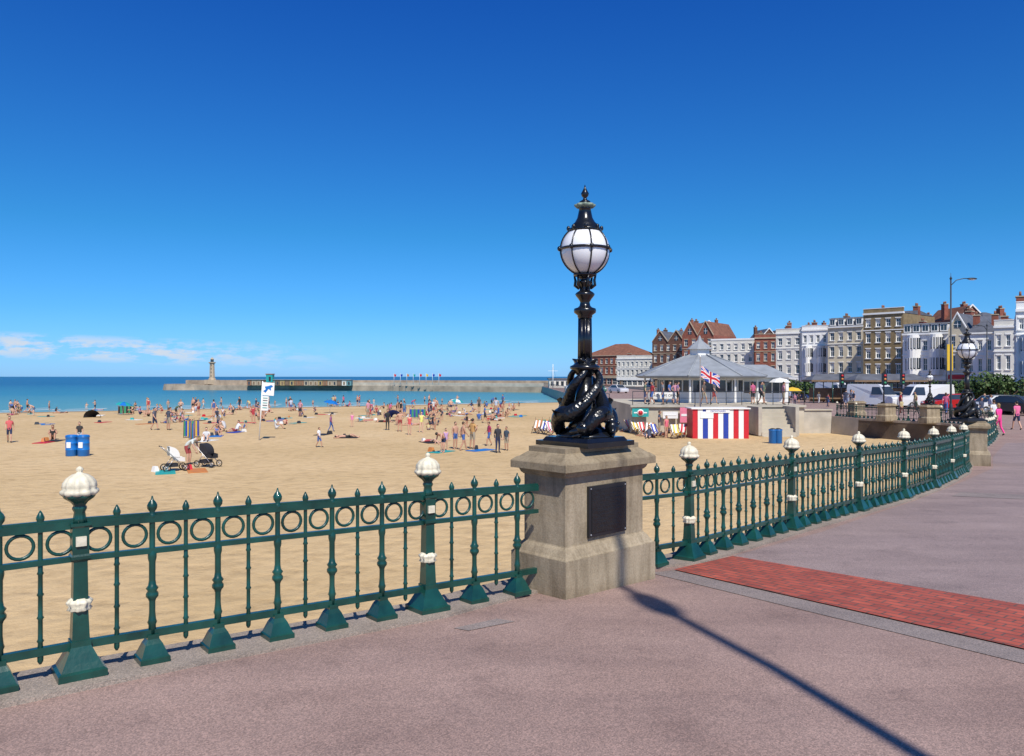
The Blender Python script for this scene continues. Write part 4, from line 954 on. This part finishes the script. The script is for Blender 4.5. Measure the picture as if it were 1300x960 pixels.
pram('white_pram',222,598,M_white,M_lght,2.2,1.1); pram('black_pushchair',264,593,M_dk,M_dk,1.3,1.1)
mb=MB(); x,y,z=bxy(329,559); M=T(x,y,z)@Matrix.Rotation(.06,4,'Y')
mb.lathe([(.04,0),(.035,3.9)],8,M_white,M); mb.box((.38,0,3.40),(.82,.05,.85),M_white,M); mb.box((.25,0,2.45),(.42,.05,.95),M_white,M)
for k in range(5): mb.box((.25,-.035,2.8-.16*k),(.30,.02,.04),M_greyp if k%2 else M_turq,M)
bird=[(.08,3.25),(.25,3.38),(.17,3.55),(.40,3.60),(.60,3.68),(.72,3.58),(.58,3.5),(.60,3.30),(.42,3.42),(.25,3.15)]
mb.add([(u,-.04,v) for u,v in bird],[tuple(range(10))],M_blue,M); mb.obj('beach_information_sign')
def windbreak(px,py,cols,L=2.4,a=0,h=1.1,n=8):
    x,y,z=bxy(px,py); mb=MB(); M=T(x,y,z,a)
    for k in range(n):
        mb.add([(L*k/n,.05*math.sin(k),.1),(L*(k+1)/n,.05*math.sin(k+1),.1),(L*(k+1)/n,.05*math.sin(k+1),h),(L*k/n,.05*math.sin(k),h)],[(0,1,2,3)],cols[k%len(cols)],M)
    for k in range(4): mb.lathe([(.02,0),(.02,h+.2)],6,M_wood,M@Matrix.Translation((L*k/3,.05*math.sin(n*k/3),0)))
    mb.obj('striped_windbreak')
windbreak(233,556,[M_gfab,M_blueP,M_yel,M_blueP],1.0,.5,1.15); windbreak(240,558,[M_blue,M_ora,M_gfab],1.0,-.9,1.1)
for (px,py,a,cc) in ((520,531,0,[M_blueP,M_gfab]),(680,548,.2,[M_ora,M_gfab]),(150,526,.4,[M_dk,M_gfab])):
    windbreak(px,py,cc,1.6,a,.9)
for (px,py,c,c2,tl) in ((155,527,M_turq,M_blue,.15),(418,524,M_blue,None,.2),(578,522,M_turq,M_white,.1)):
    x,y,z=bxy(px,py); parasol('beach_parasol',x,y,z,.9,1.5,c,c2,tl)
def tent(px,py,c):
    x,y,z=bxy(px,py); mb=MB(); n=8; pr=[]
    for i in range(n+1):
        a=pi*i/n; pr.append((.9*math.cos(a),.8*math.sin(a)))
    for (i) in range(n):
        mb.add([(pr[i][0],-.5,pr[i][1]),(pr[i+1][0],-.5,pr[i+1][1]),(pr[i+1][0]*.3,.8,pr[i+1][1]*.35),(pr[i][0]*.3,.8,pr[i][1]*.35)],[(0,1,2,3)],c,T(x,y,z))
    mb.obj('beach_tent')
tent(120,530,M_dk); tent(500,530,M_blueP)
mbt=MB()
tcol=[M_red,M_blueP,M_white,M_tan,M_turq,M_dk,M_dk,M_blue,M_ora,M_greyp,M_off]
for i in range(60):
    px=random.uniform(20,660); py=random.uniform(520,540); x,y,z=bxy(px,py)
    if y>yw(x)-8: continue
    mbt.box((0,0,.02),(.7,1.5,.03),random.choice(tcol),T(x,y,z,random.uniform(0,3)))
    mbt.box((random.uniform(-.8,.8),random.uniform(-.6,.6),.12),(.35,.22,.22),random.choice(tcol),T(x,y,z,random.uniform(0,3)),(.7,.6))
for (px,py) in ((57,562),(70,560),(210,600),(250,598),(410,552),(560,574),(440,556),(545,562),(300,549),(262,560),(610,572),(275,554)):
    x,y,z=bxy(px,py); mbt.box((0,0,.02),(.8,1.6,.03),random.choice(tcol),T(x,y,z,random.uniform(0,3))); mbt.box((.6,.2,.12),(.4,.22,.24),random.choice(tcol),T(x,y,z,random.uniform(0,3)),(.7,.6))
mbt.obj('beach_towels_and_bags')
def deck(px,py,c,face):
    x,y,z=bxy(px,py); mb=MB(); M=T(x,y,z,face)
    for s in(-1,1): mb.beam((s*.28,-.55,.05),(s*.28,.5,.95),.04,.05,M_wood,M); mb.beam((s*.24,.5,.03),(s*.24,-.45,.5),.04,.05,M_wood,M)
    pts=[(-.5,.42),(-.25,.24),(.0,.30),(.25,.58),(.46,.93)]
    for k in range(4):
        for q in range(4): mb.quad((-.26+.13*q,pts[k][0],pts[k][1]),(-.26+.13*(q+1),pts[k][0],pts[k][1]),(-.26+.13*(q+1),pts[k+1][0],pts[k+1][1]),(-.26+.13*q,pts[k+1][0],pts[k+1][1]),c if q%2 else M_white,M)
    mb.obj('deckchair')
for i,(px,py) in enumerate(((808,551),(816,553),(824,554),(832,556),(800,549),(858,557),(866,556),(682,550),(690,551),(700,553))): deck(px,py,[M_yel,M_red,M_ora,M_blueP,M_pink][i%5],random.uniform(-.5,.5))
for (px,py,c) in ((981,563,M_blue),(988,563,M_blue)):
    x,y,z=bxy(px,py); mb=MB(); mb.lathe([(.22,0),(.24,.02),(.24,.8),(.26,.82),(.26,.88)],16,c,T(x,y,z)); mb.lathe([(.25,.88),(.1,.95),(.01,.96)],16,M_dk,T(x,y,z)); mb.obj('blue_litter_barrel')
# ------------------------------------------------------------------ light, sky, camera
az=(.268,-.963); el=math.radians(50)
sd=V((az[0]*math.cos(el),az[1]*math.cos(el),math.sin(el)))
L=bpy.data.lights.new('sun','SUN'); L.energy=4.9; L.angle=math.radians(.5); L.color=(1,.95,.86)
lo=bpy.data.objects.new('sun',L); scene.collection.objects.link(lo); lo.rotation_euler=(-sd).to_track_quat('-Z','Y').to_euler(); lo.location=(0,-20,40)
w=bpy.data.worlds.new('World'); scene.world=w; w.use_nodes=True; nt=w.node_tree; bg=nt.nodes['Background']
sky=nt.nodes.new('ShaderNodeTexSky'); sky.sky_type='NISHITA'; sky.sun_disc=False; sky.sun_elevation=el; sky.sun_rotation=math.atan2(az[0],az[1]); sky.air_density=1.0; sky.dust_density=.3; sky.ozone_density=3.0
tc=nt.nodes.new('ShaderNodeTexCoord'); sx=nt.nodes.new('ShaderNodeSeparateXYZ'); nt.links.new(tc.outputs['Generated'],sx.inputs[0])
tint=ramp(nt,sx.outputs[2],[(0,(.46,.95,2.0)),(.078,(.29,.82,1.5)),(.175,(.18,.76,1.28)),(.43,(.09,.54,1.38)),(1,(.55,.75,1.1))])
skc=mixc(nt,1.0,sky.outputs[0],tint,'MULTIPLY')
ym=mth(nt,'MAXIMUM',sx.outputs[1],.05); A=mth(nt,'DIVIDE',sx.outputs[0],ym); Z=mth(nt,'DIVIDE',sx.outputs[2],ym)
cb_=nt.nodes.new('ShaderNodeCombineXYZ'); nt.links.new(mth(nt,'MULTIPLY',A,20),cb_.inputs[0]); nt.links.new(mth(nt,'MULTIPLY',Z,75),cb_.inputs[1])
nf=noise(nt,cb_.outputs[0],1.0,9,.62)
zc=mth(nt,'SUBTRACT',Z,mth(nt,'SUBTRACT',.013,mth(nt,'MULTIPLY',A,.042)))
band=mth(nt,'SUBTRACT',1.0,mth(nt,'POWER',mth(nt,'MULTIPLY',mth(nt,'ABSOLUTE',zc),55.0),2.0),True)
azm=nt.nodes.new('ShaderNodeMapRange'); azm.inputs[1].default_value=-.2; azm.inputs[2].default_value=-.45; nt.links.new(A,azm.inputs[0])
cm=nt.nodes.new('ShaderNodeMapRange'); cm.inputs[1].default_value=.44; cm.inputs[2].default_value=.58; nt.links.new(nf,cm.inputs[0])
fac=mth(nt,'MULTIPLY',mth(nt,'MULTIPLY',cm.outputs[0],band),mth(nt,'MULTIPLY',azm.outputs[0],.85))
col=mixc(nt,fac,skc,(7.9,8.2,8.8))
nt.links.new(col,bg.inputs['Color']); bg.inputs['Strength'].default_value=.09
cam=bpy.data.cameras.new('camera'); cam.sensor_width=36; cam.lens=36*1000/1300; cam.clip_end=30000; cam.clip_start=.05; cam.shift_y=-2/1300
co=bpy.data.objects.new('camera',cam); scene.collection.objects.link(co); co.location=(0,0,1.6); co.rotation_euler=(pi/2,0,0); scene.camera=co
scene.view_settings.view_transform='Standard'; scene.view_settings.look='None'; scene.view_settings.exposure=0
print('objs',len(bpy.data.objects))
